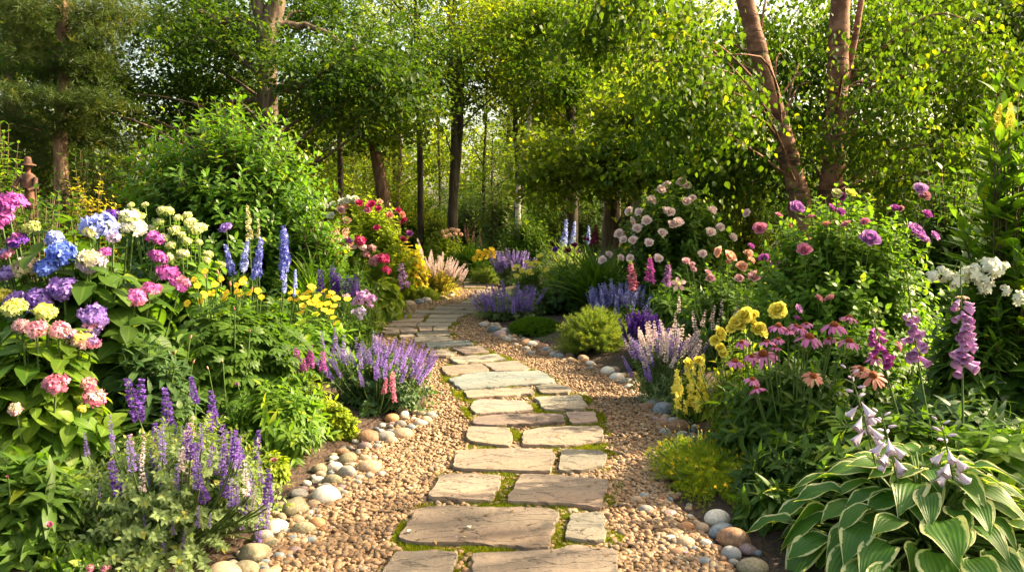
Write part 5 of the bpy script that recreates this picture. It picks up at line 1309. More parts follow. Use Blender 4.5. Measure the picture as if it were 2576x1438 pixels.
for x, y in ((478, 852), (485, 914), (258, 985), (440, 890)): p.bloom(simple('bud', BUD, [M_('peach')]), p.front(x, y, .05), .030)
p.done()
p = Plant("anemone", "tall leafy anemone clump with lobed leaves and small tan buds", "anemone", 370, 790, 715, 5.75, 'palm', G['mid'], .19, 120, 12, lo=.0, whorl=2, t0=.3, droop=.25, upn=.9, ct1=.5)
for x, y, c in ((628, 836, 'dusky'), (560, 910, 'peach'), (524, 928, 'peach'), (470, 910, 'peach'), (590, 780, 'dusky')): p.bloom(simple('bud' + c, BUD, [M_(c)]), p.front(x, y, .06), .036)
p.done()
p = Plant("yellow_pansy", "yellow pansies mixed with dusky buds beneath the delphiniums", "pansy", 460, 690, 690, 6.3, 'ov', G['bright'], .10, 60, 10, lo=.0)
for k, (x, y) in enumerate([(495, 705), (505, 725), (525, 742), (545, 738), (560, 745), (592, 712), (612, 718), (600, 728), (585, 732), (622, 705), (540, 712), (515, 690), (575, 755), (620, 740), (640, 745), (655, 735), (500, 752), (470, 762), (552, 700)]):
    p.bloom(daisy('pansy', M_('yellow'), M_('dusky'), 5, .55, .1, .1, .14), p.front(x, y, .05) + p.rng.normal(size=3) * .02, .028, d=(p.rng.normal() * .4, -.8, .5))
for x, y in ((518, 700), (550, 690), (580, 720), (632, 735)): p.bloom(simple('buddus', BUD, [M_('salmon')]), p.front(x, y, .05), .05)
p.done()
p = Plant("delphinium", "deep blue delphinium clump with five flower columns in the left border", "delphinium", 540, 770, 720, 6.9, 'palm', G['mid'], .17, 44, 10, lo=.0)
p.spikes(DEL, [(567, 615, 692, 6.8), (657, 598, 700, 6.7), (714, 568, 680, 6.9), (712, 660, 705, 6.85)])
p.spikes(DELP, [(624, 602, 680, 7.0), (743, 678, 722, 6.7), (720, 690, 735, 6.6), (740, 715, 745, 6.5)])
p.spikes(WHI, [(622, 515, 605, 7.0), (652, 556, 605, 7.0)])
p.bloom(mophead('violet', M_('violet')), np.array(at(568, 573, 6.9)) - p.base, .05)
p.done()
p = Plant("phlox_foliage", "bright green leafy phlox clump above the mulch, not in flower", "phlox", 560, 835, 950, 5.2, 'lance', G['bright'], .12, 110, 18, lo=.0, whorl=2, t0=.3, fr=(.7, .4))
p.bloom(rosehead('bud', M_('magenta'), 1, .4), p.front(598, 968, .1), .028); p.done()
p = Plant("lime_spurge", "small round lime green mound beside the left edging stones", "spurge", 790, 905, 1010, 5.75, 'farw', G['lime'], .045, 130, 20, lo=.0, t0=.3); p.done()
p = Plant("coral_bells", "little lime-leaved plant with a dusky pink bud at the mulch edge", "perennial", 640, 722, 1135, 4.75, 'palm3', G['lime'], .09, 26, 8, lo=.0)
p.bloom(rosehead('bud', M_('dusky'), 0, .5), p.front(690, 1160, .03), .03); p.done()
p = Plant("catmint", "purple catmint spilling over the left gravel below the path's bend", "catmint", 800, 1105, 880, 6.7, 'mint', G['blueg'], .058, 170, 26, lo=.0, t0=.25, fr=(.62, .46))
p.rspikes(CATV, 98, .17, .62, 1.10, tilt=.9)
p.spikes(CAT, [(842, 822, 880, 6.6), (865, 840, 905, 6.5), (838, 845, 890, 6.6), (895, 845, 905, 6.4), (905, 862, 930, 6.4), (940, 830, 890, 6.7), (965, 850, 910, 6.6), (808, 830, 880, 6.8)])
p.spikes(SALPK, [(988, 935, 985, 6.15), (972, 950, 990, 6.1), (990, 975, 1012, 6.05)])
p.done()
p = Plant("magenta_loosestrife", "short plant with chunky magenta spikes between the phlox and the catmint", "perennial", 715, 850, 935, 6.0, 'lance', G['lime'], .10, 34, 12, lo=.0)
p.spikes(MAG, [(745, 872, 940, 5.95), (764, 900, 935, 5.95), (782, 868, 925, 6.0), (812, 884, 935, 5.9)]); p.done()
CORE = [(1250, 590), (1240, 635), (1190, 660), (1140, 690), (1150, 720), (1010, 655), (1060, 655), (1400, 635), (1490, 660), (1320, 700), (1450, 705), (1545, 730), (1680, 735), (1290, 750), (1310, 790), (1350, 810), (1140, 815), (1440, 790), (1520, 820), (1400, 865), (1470, 895), (1120, 900), (1300, 915), (1510, 960), (1555, 1025), (1000, 740), (1075, 745), (880, 760), (1210, 715), (1240, 780)]
p = Plant("coreopsis", "golden yellow coreopsis daisies in the left border", "coreopsis", 690, 890, 735, 8.2, 'farn', G['mid'], .07, 170, 22, lo=.0, t0=.2)
for x, y in CORE: p.bloom(daisy('core', M_('yellow'), M_('yellow'), 8, .40, .0), p.front(*zb(x, y), .05), .042, d=(p.rng.normal() * .3, -.45, .85))
p.done()
p = Plant("purple_salvia", "dark purple salvia columns behind the yellow coreopsis", "salvia", 790, 910, 720, 10, 'lance', G['mid'], .11, 44, 12, lo=.0)
p.spikes(PUR, [(805, 678, 745, 10), (836, 668, 735, 10.1)]); p.spikes(SALV, [(x, 685 + (k * 7) % 22, 745, 10.2 - .05 * (k % 3)) for k, x in enumerate(range(850, 908, 6))]); p.done()
p = Plant("mauve_phlox", "mauve and pale pink phlox by the largest tan stone at the bend", "phlox", 830, 960, 760, 9.2, 'lance', G['bright'], .10, 60, 12, lo=.0)
for x, y, w, c in ((918, 745, 42, 'fox'), (902, 756, 36, 'fox'), (932, 768, 26, 'fox'), (905, 787, 40, 'palelav'), (870, 748, 28, 'palepink'), (936, 750, 22, 'fox')): p.bloom(cluster('ph' + c, M_(c), 22), p.front(x, y, .06), w / F * 9 / 2)
p.done()
p = Plant("light_green_hosta", "light green hosta clump behind the tan domed stone", "hosta", 915, 1020, 700, 12.8, 'hyd', G['lime'], .24, 46, 8, lo=.0, t0=.6, droop=.4, ct1=.4); p.done()
p = Plant("fern", "feathery green fern below the light green hosta at the bend", "fern", 880, 975, 750, 11.2, 'farn', G['ever'], .07, 110, 20, lo=.0, t0=.2); p.done()
p = Plant("bee_balm", "bee balm with ragged magenta-red heads above dark green leaves", "bee balm", 750, 975, 640, 12.2, 'lance', G['mid'], .15, 150, 16, lo=.0)
for x, y, w, c in ((906, 606, 24, 'red'), (877, 607, 22, 'magenta'), (965, 651, 28, 'red'), (948, 651, 20, 'pink'), (971, 679, 22, 'red'), (936, 624, 20, 'dusky'), (920, 640, 22, 'dusky'), (856, 618, 20, 'pink'), (890, 622, 18, 'palepink'), (912, 622, 20, 'palepink'), (940, 660, 22, 'dusky')): p.bloom(mophead('bee' + c, M_(c), 50, .42), p.front(x, y, .08), w / F * 12 / 2)
p.done()
RB = [(860, 250, 'red'), (930, 295, 'red'), (1115, 315, 'red'), (740, 240, 'red'), (1175, 415, 'red'), (1225, 535, 'magenta'), (910, 480, 'red'), (1165, 590, 'red'), (1155, 350, 'salmon'), (630, 270, 'peach'), (820, 310, 'pink'), (620, 410, 'peach'), (345, 260, 'white'), (490, 250, 'white'), (555, 230, 'white'), (700, 200, 'white'), (560, 310, 'palepink'), (465, 365, 'white'), (610, 215, 'white'), (1030, 360, 'salmon'), (940, 230, 'peach'), (670, 240, 'cream'), (830, 280, 'red'), (640, 195, 'white'), (400, 265, 'white')]
p = Plant("rose_bush", "sunny rose bush with crimson blooms on its right and white ones on its left", "rose bush", 815, 1045, 495, 15.5, 'rose', G['lime'], .12, 280, 22, lo=.0, fr=(.80, .26))
for x, y, c in RB: p.bloom(rosehead(c, M_(c)), p.front(*z2(x, y), .08), .085, d=(p.rng.normal() * .4, -.7, .55), stem=False)
p.done()
p = Plant("coral_bells", "airy golden coral bells with peach specks before the sunny rose bush", "perennial", 770, 880, 585, 13.3, 'farw', G['golden'], .06, 120, 20, lo=.0, t0=.2)
p.rspikes([spike('cor%d' % v, M_('peach'), 50, .14, .05, .08, lift=.4) for v in range(2)], 26, .30, .8); p.done()
p = Plant("iris_foliage", "tall sword-leaved iris clump right of the delphiniums", "iris", 735, 815, 600, 10.6, 'blade', G['bright'], .75, 26, 6, lo=.3, t0=.0, whorl=1, ct0=.9, ct1=.97, droop=.0, fr=(.5, .2)); p.done()
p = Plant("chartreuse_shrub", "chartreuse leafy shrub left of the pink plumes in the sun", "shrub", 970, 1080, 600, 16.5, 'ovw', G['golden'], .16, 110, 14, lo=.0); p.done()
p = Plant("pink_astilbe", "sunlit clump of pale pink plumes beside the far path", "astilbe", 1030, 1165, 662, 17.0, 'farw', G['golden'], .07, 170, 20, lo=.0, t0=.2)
p.rspikes(PLUM, 96, .27, .5, 1.12, tilt=.9); p.spikes(PLUM, [(1085, 628, 690, 17), (1062, 625, 680, 17), (1050, 600, 650, 17.4), (1110, 650, 700, 17)]); p.done()
p = Plant("dwarf_conifer", "low dark green ground conifer with yellow specks under the pink plumes", "conifer", 1000, 1125, 715, 16.3, tuft_t(np.random.default_rng(5), 9, .03, 1.0), G['ever'], .10, 130, 14, lo=.0); p.done()
p = Plant("foxglove", "small dusky violet foxglove between the hosta clump and the pink plumes", "foxglove", 985, 1030, 740, 13.6, 'lance', G['mid'], .15, 12, 8, lo=.0)
p.spikes([spike('fxs', M_('fox'), 60, .16, .05, .14, lift=-.2)], [(1008, 662, 725, 13.6)]); p.done()
p = Plant("grass_mound", "dark green arching grass mound beside the far end of the path", "ornamental grass", 1125, 1245, 610, 22.5, 'blade', G['mid'], .8, 110, 6, lo=.1, t0=.0, whorl=1, ct0=.85, ct1=.95, droop=.2, fr=(.5, .3)); p.done()
p = Plant("rust_spires", "thin dusky red spires behind the grass mound", "perennial", 1160, 1215, 600, 24.2, 'lance', G['wood'], .2, 20, 8, lo=.0)
p.spikes(RUST, [(1168, 560, 610, 24), (1180, 575, 615, 24), (1196, 558, 625, 24), (1206, 580, 620, 24), (1176, 568, 606, 24)]); p.done()
p = Plant("yellow_lily", "clump with yellow blooms at the far right bend of the path", "lily", 1178, 1262, 645, 21.5, 'farn', G['bright'], .14, 80, 16, lo=.0)
for k in range(18): p.bloom(daisy('core', M_('yellow'), M_('yellow'), 8, .40, .0), p.front(1192 + k * 3.2, 655 - (k % 5) * 5 - k * .6, .1), .075, d=(p.rng.normal() * .3, -.5, .8), stem=False)
p.done()
p = Plant("sedum_mat", "low fine-leaved green mound at the end of the path", "ground cover", 1170, 1262, 668, 20.4, tuft_t(np.random.default_rng(6), 9, .03, 1.0), G['ever'], .13, 130, 12, lo=.0); p.done()
p = Plant("catmint", "dusty lavender catmint behind the two pale stones at the path's end", "catmint", 1245, 1335, 650, 20.0, 'mint', G['grey'], .09, 100, 18, lo=.0)
p.rspikes(CAT, 56, .42, .7, 1.1, tilt=.6); p.done()

# ------------------------------------------------------------------ RIGHT BORDER
class Hosta:
    pass
def hosta():
    rng = RNG(); d = 3.62
    c = at(2325, 1310, d); base = np.array([c.x, c.y, float(gz(c.x, c.y))])
    root = thing("hosta", "big variegated hosta, green leaves with cream edges, at the lower right", "hosta", tuple(base))
    a = Acc()
    rings = [(12, .07, .36, .19, .95), (16, .15, .33, .21, .75), (20, .24, .28, .22, .5), (24, .34, .21, .225, .3), (28, .45, .13, .24, .12), (30, .54, .06, .24, .0), (22, .42, .03, .22, -.1)]
    for n, r, z, L, tl in rings:
        for k in range(n):
            an = (k + rng.random() * .7) * 6.283 / n + r * 7
            O = np.array([math.cos(an), math.sin(an), 0])
            P = O * r * (.85 + .3 * rng.random()) + np.array([0, 0, z * (.85 + .3 * rng.random())])
            dr = nrm(O + np.array([0, 0, tl * .65 - .08 + rng.normal() * .14]) + np.array([-O[1], O[0], 0]) * rng.normal() * .2)
            up = nrm(np.array([0, 0, 1.]) + rng.normal(size=3) * .22)
            t = leaf_t(10, 9, .31 + .07 * rng.random(), .40, .24, .40 + .35 * rng.random(), wave=.10 + .1 * rng.random(), sharp=.72)
            s = L * (.70 + .4 * rng.random())
            scatter(a, t, frames(dr[None], up[None]) * s, P[None], np.array([rng.random()]), 0)
            tube(a, bez((O[0] * .04, O[1] * .04, 0), (P[0] * .5, P[1] * .5, P[2] * .8), P, 6), [.007] * 6, 5, 1)
    part("foliage", a.build("foliage", [G['hosta'], plainmat("pale_stem", (.12, .20, .05), (.18, .26, .08), .5, 10, .1)]), root)
    bell = simple('bell', HBELL, [M_('hostaf')], .6)
    bud = simple('bud', BUD, [M_('hostaf')], .1)
    for tx, ty, bx, by, dd, ln in ((2135, 925, 2230, 1300, 3.5, 1), (2215, 1035, 2275, 1330, 3.4, 1), (2365, 1055, 2420, 1370, 3.35, 1)):
        p1 = np.array(at(tx, ty, dd)) - base; p0 = np.array(at(bx, by, dd + .1)) - base; p0[2] = max(p0[2], .02)
        mid = (p0 + p1) / 2 + np.array([.015, 0, .03])
        s = Acc(); path = bez(p0, mid, p1, 14); tube(s, path, np.linspace(.0055, .0025, 14), 6)
        st = part("flower_stalk", s.build("flower_stalk", [STEM]), root)
        for k in range(15):
            f = .54 + .46 * k / 14; q = path[0] * (1 - f) ** 2 + 2 * f * (1 - f) * mid + f * f * p1
            an = k * 2.4 + rng.random(); O = np.array([math.cos(an), math.sin(an) * .8 - .2, 0])
            if k < 8:
                dr = nrm(O * .75 + np.array([0, 0, -.85])); sz = .072 * (.85 + .25 * rng.random()); me = bell
            else:
                dr = nrm(O * .8 + np.array([0, 0, .1 + .06 * (k - 8)])); sz = .040 * (1.1 - .06 * (k - 8)); me = bud
            part("bell" if k < 8 else "bud", me, st, q + O * .012, frames(dr[None], rng.normal(size=(1, 3)))[0] * sz * np.array([1, 1, 1]))
hosta()
p = Plant("sedum", "spreading sedum mat flecked with yellow beside the right gravel", "sedum", 1622, 1930, 1140, 4.9, tuft_t(np.random.default_rng(8), 12, .035, 1.0), G['sedum'], .045, 420, 16, lo=.0, depth=.74, h=.17, t0=.35, fr=(.84, .22), droop=-.2)
p.rspikes([spike('sed%d' % v, M_('yellow'), 22, .35, .2, .22, lift=.6) for v in range(2)], 60, .022, .8, 1.05); p.done()
Q3 = [(1100, 955, 105), (1160, 980, 105), (1205, 950, 75), (1230, 965, 75), (1255, 985, 75), (1435, 950, 155), (1285, 1022, 172), (1525, 1047, 135), (1270, 940, 85), (880, 1050, 105), (1030, 1047, 85), (1100, 1032, 95), (1080, 1080, 75), (1525, 902, 122), (940, 1135, 95), (1010, 1125, 172), (840, 1166, 140), (1405, 1030, 85), (1680, 1147, 110)]
p = Plant("coneflower", "coneflower clump with drooping pink petals and orange-brown cones", "coneflower", 1790, 2190, 900, 5.1, 'lance', G['mid'], .16, 150, 18, lo=.0, t0=.3, fr=(.72, .32), depth=.42)
CP = coneparts('pink', M_('cone')); CPS = coneparts('salmon', M_('salmon'))
for k, (pt, w, pr) in enumerate([(z7(x, y), w, CP) for x, y, w in Q3] + [(z8(945, 187), 110, CP), (z8(970, 242), 130, CP), (z8(1670, 165), 130, CPS), (z8(1308, 168), 125, CPS), (z8(1595, 125), 95, CPS)]):
    dd = 4.75 + .25 * p.rng.random() - (.25 if pt[1] > 910 else 0)
    q = np.array(at(pt[0], pt[1], dd)) - p.base; s = w * .4186 / F * dd / 2 * 1.2
    pet, con = pr[k % 3]
    o = p.bloom(pet, q, s, d=(p.rng.normal() * .16, -.16 + p.rng.normal() * .12 - (.5 if pr is CPS else 0), 1), stem=True, sr=.0055)
    part("cone", con, o)
p.done()
p = Plant("yellow_snapdragon", "yellow snapdragons with bright lipped blooms above the slate-blue long stone", "snapdragon", 1692, 1805, 925, 6.4, 'lance', G['lime'], .09, 60, 14, lo=.0)
SN = [spike('snap%d' % v, M_('pale_y'), 20, .15, .06, .17, tm='flo4', lift=.1) for v in range(2)]
p.spikes(SN, [(1705, 930, 990, 6.1), (1712, 960, 1005, 6.0), (1745, 925, 985, 6.15), (1762, 930, 990, 6.15), (1740, 965, 1020, 6.05), (1755, 975, 1030, 6), (1722, 1005, 1040, 5.95), (1768, 890, 940, 6.2), (1700, 985, 1030, 5.95), (1730, 900, 955, 6.2), (1775, 960, 1015, 6.1)]); p.done()
p = Plant("yellow_primrose", "taller clump with large soft yellow blooms left of the coneflowers", "primrose", 1770, 1970, 830, 5.75, 'lance', G['lime'], .12, 60, 12, lo=.0)
for x, y, w in ((1095, 860, 90), (1110, 845, 60), (895, 895, 95), (930, 905, 60), (840, 930, 80), (870, 950, 60), (745, 1000, 95), (980, 970, 85), (750, 1085, 60), (915, 870, 60), (1075, 885, 60), (560, 1180, 60), (620, 1160, 60), (870, 910, 70), (940, 930, 70), (820, 965, 60), (1000, 990, 60), (960, 880, 50), (720, 1040, 60), (1120, 880, 50), (770, 1120, 50)):
    p.bloom(rosehead('yel', M_('pale_y'), 0, 1.15), np.array(at(*z7(x, y), 5.55)) - p.base, w * .4186 / F * 5.6 / 2 * 1.25, d=(p.rng.normal() * .5, -.7, .6))
p.done()
p = Plant("pink_salvia", "pale pink and lavender salvia spilling toward the right gravel", "salvia", 1575, 1760, 850, 7.0, 'lance', G['grey'], .06, 140, 18, lo=.0)
p.rspikes(CAT, 20, .20, .7, 1.1, tilt=.7); p.rspikes(SALS, 56, .20, .7, 1.14, tilt=.7); p.rspikes(CATV, 22, .18, .45, 1.0, tilt=.9, front=True)
p.spikes(SALS, [z7(x, 0)[:1] + (z7(x, y)[1], z7(x, y + 110)[1], 6.9) for x, y in ((505, 770), (585, 855), (665, 850), (720, 825), (760, 780), (870, 790), (930, 770), (480, 870), (700, 870), (850, 830), (740, 900), (600, 900))]); p.done()
p = Plant("dark_purple_salvia", "very dark purple salvia spikes right of the feathery mound", "salvia", 1568, 1662, 815, 8.5, 'lance', G['dark'], .08, 40, 10, lo=.0)
p.rspikes(DARKP, 56, .24, .65, 1.12, tilt=.15); p.done()
p = Plant("feathery_evergreen", "feathery yellow-green rounded mound over the right gravel edge", "conifer", 1388, 1602, 772, 9.6, tuft_t(np.random.default_rng(11), 10, .03, .8), G['ever'], .075, 420, 22, lo=.0, t0=.4, fr=(.84, .22), droop=-.1); p.done()
p = Plant("moss_cushion", "smooth emerald moss cushion left of the feathery mound", "moss", 1275, 1420, 797, 11.4, tuft_t(np.random.default_rng(12), 8, .06, .9), G['mossd'], .035, 900, 16, lo=.0, t0=.6, fr=(.96, .06), droop=-.1, depth=.55); p.done()
p = Plant("catmint", "lavender-blue catmint leaning over the right edge at the path's bend", "catmint", 1190, 1400, 735, 13.0, 'mint', G['grey'], .075, 190, 22, lo=.0, t0=.25)
p.rspikes(CAT, 74, .32, .65, 1.1, tilt=.9); p.spikes(CATV, [(1215 + k * 9, 728 + (k * 5) % 14, 785, 12.5) for k in range(14)]); p.done()
p = Plant("lavender", "blue-grey lavender spikes above the feathery mound", "lavender", 1480, 1640, 740, 10.8, 'farn', G['grey'], .08, 120, 16, lo=.0)
p.rspikes(LAVB, 80, .26, .7, 1.16, tilt=.4); p.done()
p = Plant("iris_foliage", "dark green iris swords behind the blue-grey lavender", "iris", 1440, 1570, 640, 12.6, 'blade', G['mid'], .9, 60, 6, lo=.3, t0=.0, whorl=1, ct0=.9, ct1=.97, droop=.0, fr=(.5, .2)); p.done()
p = Plant("wine_peony", "peony clump with dark wine-red blooms before the pale pink roses", "peony", 1365, 1530, 645, 14.0, 'lance', G['mid'], .20, 110, 14, lo=.0)
for x, y, w, c in ((865, 450, 85, 'purple'), (985, 460, 95, 'wine'), (1040, 410, 80, 'wine'), (1090, 470, 60, 'dusky'), (1205, 520, 105, 'wine'), (1160, 360, 60, 'wine'), (1215, 385, 70, 'wine'), (1130, 350, 50, 'wine'), (960, 470, 60, 'wine'), (1190, 540, 60, 'wine')): p.bloom(rosehead(c, M_(c)), np.array(at(*z3(x, y), 13.6)) - p.base, w * .2734 / F * 13.6 / 2 * .8)
p.spikes([spike('wpl', M_('wine'), 120, .16, .05, .12, lift=.7)], [(1500, 566, 615, 14.6), (1490, 590, 622, 14.4)]); p.done()
p = Plant("coreopsis", "pale yellow coreopsis right behind the lavender-blue catmint", "coreopsis", 1275, 1395, 660, 15.5, 'farn', G['bright'], .10, 130, 18, lo=.0)
for x, y in ((485, 625), (510, 600), (555, 635), (640, 580), (690, 560), (625, 640), (785, 635), (505, 685), (600, 560), (720, 505), (1050, 570), (660, 590), (710, 570), (610, 655), (640, 665), (560, 650)): p.bloom(daisy('corep', M_('pale_y'), M_('yellow'), 8, .40, .0), np.array(at(*z3(x, y), 14.9)) - p.base, .062, d=(p.rng.normal() * .3, -.5, .8))
p.done()
p = Plant("pale_grass", "pale yellow-green feathery grass beneath the far blue delphiniums", "ornamental grass", 1340, 1520, 610, 18.6, 'blade', G['grey'], .45, 120, 6, lo=.1, t0=.2, whorl=1, ct0=.8, ct1=.9, droop=.05, fr=(.6, .4)); p.done()
p = Plant("delphinium", "pale blue delphinium trio far back before the dark wood", "delphinium", 1400, 1500, 640, 19.0, 'palm', G['wood'], .25, 30, 8, lo=.0)
p.spikes(DELP, [(1424, 552, 618, 19), (1446, 558, 616, 18.9), (1481, 568, 612, 19)]); p.done()
Q16 = [(335, 200), (265, 270), (215, 325), (310, 325), (450, 270), (455, 345), (495, 330), (250, 370), (145, 400), (400, 395), (225, 440), (325, 455), (170, 435), (555, 205), (580, 190), (415, 260), (700, 260), (750, 360), (695, 390), (825, 420), (910, 275), (390, 130), (430, 110), (550, 110), (380, 550), (645, 520), (150, 545), (80, 525), (45, 560), (210, 545), (540, 205), (395, 140), (520, 90), (205, 265)]
p = Plant("rose_bush", "dark-leaved rose bush dotted with small pale pink roses", "rose bush", 1520, 1880, 455, 11.5, 'rose', G['mid'], .10, 520, 24, lo=.0, fr=(.80, .24))
for x, y in Q16: p.bloom(rosehead('palepink', M_('shell'), 0, 1.05), p.front(*z7(x, y), .03, .99), .078, d=(p.rng.normal() * .4, -.7, .5), stem=False)
p.done()
p = Plant("peony", "broad-leaved peony foliage below the pale pink rose bush", "peony", 1590, 1830, 700, 9.0, 'lance', G['mid'], .19, 100, 14, lo=.0); p.bloom(daisy('star', M_('palepink'), M_('pale_y'), 5, .3), p.front(*z7(500, 700), .05), .08, d=(0, -1, .3)); p.done()
p = Plant("rose_bush", "low rose bush with clustered peach roses and three magenta ones", "rose bush", 1690, 1970, 655, 8.3, 'rose', G['mid'], .09, 160, 18, lo=.0)
for x, y, w, c in ((745, 510, 65, 'peach'), (805, 540, 72, 'peach'), (920, 520, 65, 'peach'), (935, 560, 55, 'peach'), (880, 600, 62, 'peach'), (865, 670, 62, 'palepink'), (690, 670, 62, 'palepink'), (960, 660, 76, 'palepink'), (590, 615, 42, 'palepink'), (580, 585, 36, 'palepink'), (545, 565, 42, 'palepink'), (675, 635, 40, 'palepink'), (935, 475, 46, 'magenta'), (1015, 550, 66, 'magenta'), (1080, 590, 68, 'magenta'), (800, 570, 40, 'peach')): p.bloom(rosehead(c, M_(c)), np.array(at(*z7(x, y), 7.75)) - p.base, w * .4186 / F * 7.8 / 2 * 1.2, d=(p.rng.normal() * .4, -.6, .6))
p.done()
Q18 = [(990, 370, 76, 'pink'), (1205, 245, 86, 'rosep'), (1645, 435, 102, 'rosep'), (1915, 400, 104, 'rosep'), (2035, 415, 66, 'rosep'), (1950, 135, 80, 'fox'), (1800, 250, 52, 'magenta'), (1990, 285, 60, 'magenta'), (1510, 345, 62, 'pink'), (1620, 330, 42, 'pink'), (1100, 290, 52, 'pink'), (1300, 300, 36, 'pink'), (1255, 500, 66, 'pink'), (1155, 345, 42, 'salmon'), (1390, 345, 42, 'salmon'), (1415, 240, 42, 'magenta'), (1470, 270, 60, 'magenta'), (1485, 180, 60, 'magenta'), (1215, 850, 60, 'fox'), (1340, 790, 52, 'dusky'), (1410, 790, 60, 'dusky'), (1835, 250, 40, 'dusky'), (1975, 175, 60, 'dusky'), (1980, 440, 50, 'fox'), (1210, 910, 40, 'magenta'), (1450, 160, 60, 'cream'), (1530, 160, 60, 'pale_y'), (1810, 1075, 55, 'pink')]
p = Plant("rose_bush", "tall rose bush with large lilac roses and smaller pink ones", "rose bush", 1840, 2400, 490, 6.7, 'rose', G['bright'], .085, 640, 26, lo=.0, fr=(.80, .26))
for x, y, w, c in Q18: p.bloom(rosehead(c, M_(c)), p.front(*z7(x, y), .04, .99), w * .4186 / F * 6.2 / 2 * 1.4, d=(p.rng.normal() * .5, -.6 + p.rng.normal() * .3, .6))
p.done()
p = Plant("leafy_perennial", "dark leafy plant filling the space below the lilac rose bush", "perennial", 1960, 2330, 800, 5.9, 'rose', G['mid'], .08, 240, 20, lo=.0); p.done()
p = Plant("white_phlox", "loose white flowers behind the big foxglove", "phlox", 2320, 2600, 700, 5.0, 'lance', G['mid'], .15, 150, 16, lo=.0)
for x, y, w in ((2150, 680, 90), (2110, 640, 60), (2330, 690, 90), (2380, 590, 90), (2400, 620, 80), (2250, 640, 90), (2470, 740, 50), (2550, 790, 90), (2030, 650, 60), (2340, 740, 60), (2300, 660, 70), (2080, 610, 40), (2460, 590, 50), (2280, 600, 60), (2200, 660, 60)): p.bloom(cluster('phw', M_('white'), 12, .62), np.array(at(*z7(x, y), 4.75)) - p.base, w * .4186 / F * 4.75 / 2 * 1.15, d=(0, -.6, .8), stem=False)
for x, y in ((2210, 380), (2275, 360)): p.bloom(leafpet(), np.array(at(*z7(x, y), 5.3)) - p.base, .07, d=(p.rng.normal() * .6, -.1, .8)) if False else None
p.done()
def foxglove(label, topx, topy, botx, boty, basex, d, mat, nb, size, side, tb=(.66, .86)):
    rng = RNG()
    b = at(basex, boty, d); base = np.array([b.x, b.y, float(gz(b.x, b.y))])
    root = thing("foxglove", label, "foxglove", tuple(base), None)
    p1 = np.array(at(topx, topy, d)) - base; pm = np.array(at(botx, boty, d)) - base
    path = smooth_path([np.array([0, 0, 0.]), pm, pm * .5 + p1 * .5 + np.array([.01 * side, 0, 0]), p1], 30)
    a = Acc(); tube(a, path, np.linspace(.010, .0025, 30), 7)
    part("stem", a.build("stem", [STEM]), root)
    f = Acc()
    for k in range(16):
        t = .04 + .3 * k / 16; q = path[int(t * 29)]; an = k * 2.4
        dr = nrm(np.array([math.cos(an), math.sin(an), .35])); scatter(f, T['lance'], frames(dr[None], np.array([[0, 0, 1.]])) * (.26 - .009 * k), q[None], np.array([rng.random()]))
    for k in range(26):
        t = .68 + .32 * k / 26; q = path[min(29, int(t * 29))]; an = k * 2.4
        dr = nrm(np.array([math.cos(an), math.sin(an), .2])); scatter(f, T['lance'], frames(dr[None], np.array([[0, 0, 1.]])) * (.05 - .0012 * k), q[None], np.array([rng.random()]))
    part("foliage", f.build("foliage", [G['mid']]), root)
    bells = [simple('bell', BELL, [mat, ], v) for v in (.2, .6, .9)]
    budm = simple('bud', BUD, [M_('peach')], .6); budg = simple('bud', BUD, [G['lime']], .4)
    for k in range(nb):
        t = tb[0] + (tb[1] - tb[0]) * (k / nb); x = t * 29; i = int(x); q = path[i] * (1 - x + i) + path[min(i + 1, 29)] * (x - i)
        an = -math.pi / 2 + (rng.random() - .5) * 2.6 + side * .5
        O = np.array([math.cos(an), math.sin(an), 0]); dr = nrm(O + np.array([0, 0, -.55 + .1 * rng.normal()]))
        s = size * (1.05 - .35 * k / nb)
        part("bell", bells[k % 3], root, q + O * .012, frames(dr[None], np.array([[0, 0, 1.]]))[0] * s)
    for k in range(20):
        t = tb[1] - .02 + (1.02 - tb[1]) * (k / 20); x = t * 29; i = min(28, int(x)); q = path[i]
        an = -math.pi / 2 + (rng.random() - .5) * 3.2
        O = np.array([math.cos(an), math.sin(an), 0]); dr = nrm(O + np.array([0, 0, -.5 + .04 * k]))
        part("bud", budm if k < 7 else budg, root, q + O * .008, frames(dr[None], np.array([[0, 0, 1.]]))[0] * size * (.62 - .02 * k))
foxglove("tallest foxglove, lilac-pink bells all round its upright stem", 2416, 655, 2424, 1170, 2428, 4.35, M_('fox', centre=(.62, .42, .6)), 30, .070, 0)
foxglove("leaning foxglove with pale lilac bells and peach buds, middle of the three", 2279, 672, 2345, 1120, 2350, 4.35, M_('fox'), 18, .066, -1, (.67, .82))
foxglove("bending foxglove with deep magenta bells, leftmost of the three big ones", 2190, 762, 2280, 1120, 2290, 4.4, M_('foxd'), 16, .056, -1, (.73, .87))
for lab, x, y0, y1, c in (("far small foxglove, tallest and brightest magenta of three, under the pale pink roses", 1635, 640, 708, 'foxd'), ("far small foxglove, pale pink, left of the brightest magenta one", 1585, 655, 730, 'pink'), ("far small foxglove, dusky magenta, right of the brightest one", 1682, 658, 722, 'fox')):
    p = Plant("foxglove", lab, "foxglove", x - 22, x + 22, 745, 10.2, 'lance', G['mid'], .16, 10, 8, lo=.0)
    p.spikes([spike('fxl' + c, M_(c), 70, .13, .03, .13, lift=-.2, bud=G['lime'])], [(x, y0, y1, 10.2)], lean=.2); p.done()
p = Plant("leafy_perennial", "dark lance-leaved plant at the foot of the foxgloves", "perennial", 2180, 2640, 985, 4.65, 'lance', G['blueg'], .19, 150, 16, lo=.0, fr=(.62, .4)); p.done()
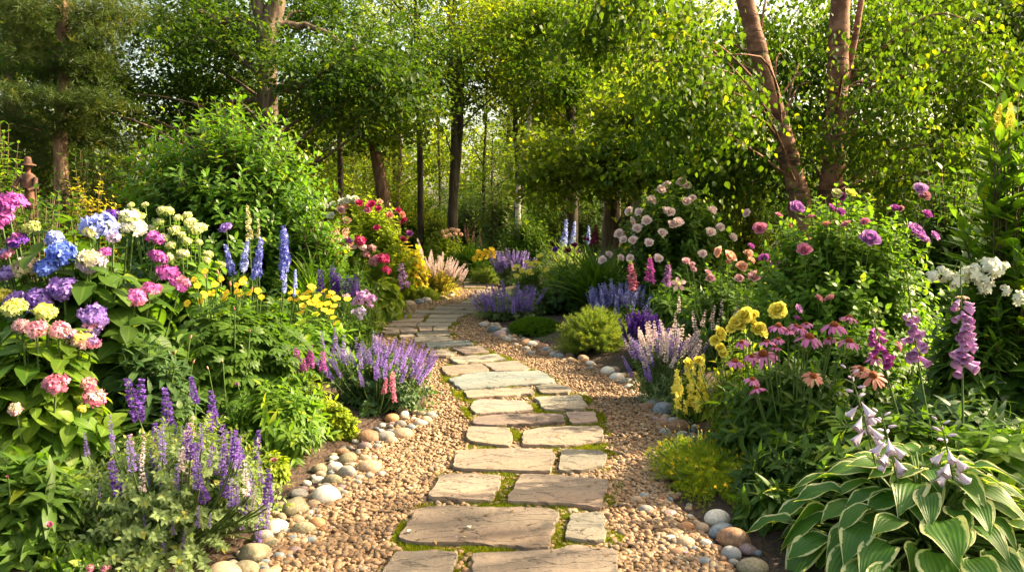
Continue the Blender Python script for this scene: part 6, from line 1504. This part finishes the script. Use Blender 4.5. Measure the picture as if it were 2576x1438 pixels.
p = Plant("leafy_perennial", "dark pointed foliage between the coneflowers and the hosta", "perennial", 1850, 2150, 1130, 4.35, 'lance', G['dark'], .17, 110, 14, lo=.0); p.done()
p = Plant("leafy_perennial", "drooping dark leaves beside the golden brown boulder", "perennial", 1855, 2010, 1215, 4.05, 'lance', G['mid'], .17, 36, 10, lo=.0, droop=.3); p.done()
p = Plant("leafy_perennial", "broad dark leaves at the right edge above the hosta", "perennial", 2400, 2720, 840, 5.0, 'hyd', G['deep'], .24, 90, 12, lo=.0); p.done()
p = Plant("big_leaved_shrub", "big-leaved shrub at the right edge topped by golden flower plumes", "shrub", 2385, 2735, 255, 5.1, leaf_t(4, 3, .17, .42, .2, .16), G['bright'], .21, 150, 20, stem=STEMB, sr=.006, lo=.1, fr=(.5, .58), droop=-.05, t0=.3, upn=1.6, ct0=.45, ct1=.85)
p.spikes([spike('gold%d' % v, M_('pale_y'), 90, .16, .03, .10, lift=.6) for v in range(2)], [(2518, 262, 325, 5.0), (2542, 258, 325, 5.0)]); p.done()

# filler greenery inside the beds so that no bare soil shows between the clumps
rng = RNG()
FILL = []
for lab, mat, leaf, ll in (("low mid green leafy filler between the named clumps", 'mid', 'lance', .16), ("low dark green leafy filler between the named clumps", 'dark', 'ov', .12), ("low bright green leafy filler between the named clumps", 'bright', 'ov', .12)):
    a = Acc(); M, P, r, b = shoots(rng, .5, .5, .6, 80, 14, ll, lo=.0); scatter(a, T[leaf], M, P, r); stems(a, *b, .004)
    FILL.append((lab, a.build("foliage", [G[mat], STEM])))
spots = []
for k in range(2600):
    y = 3.9 + 22 * rng.random() ** 1.2; x = (rng.random() - .5) * 2 * (1.5 + y * .72)
    out = max(float(XL(y)) - x, x - float(XR(y)))
    if y > YFAR: out = min(out + 2, y - YFAR + .4) if out < 0 else out
    if out < .95 + .02 * y: continue
    if any((x - a) ** 2 + (y - b) ** 2 < (.36 + .018 * y) ** 2 for a, b in spots): continue
    spots.append((x, y))
    if len(spots) >= 150: break
for x, y in spots:
    k = int(rng.integers(0, 3)); s = .75 + .025 * y + .25 * rng.random()
    root = thing("leafy_perennial", FILL[k][0], "perennial", (x, y, float(gz(x, y))), "leafy fillers of the flower beds", rng.random() * 6.28)
    root.scale = (s * 1.1, s * 1.1, s * (.75 if y < 7 else .95))
    part("foliage", FILL[k][1], root)
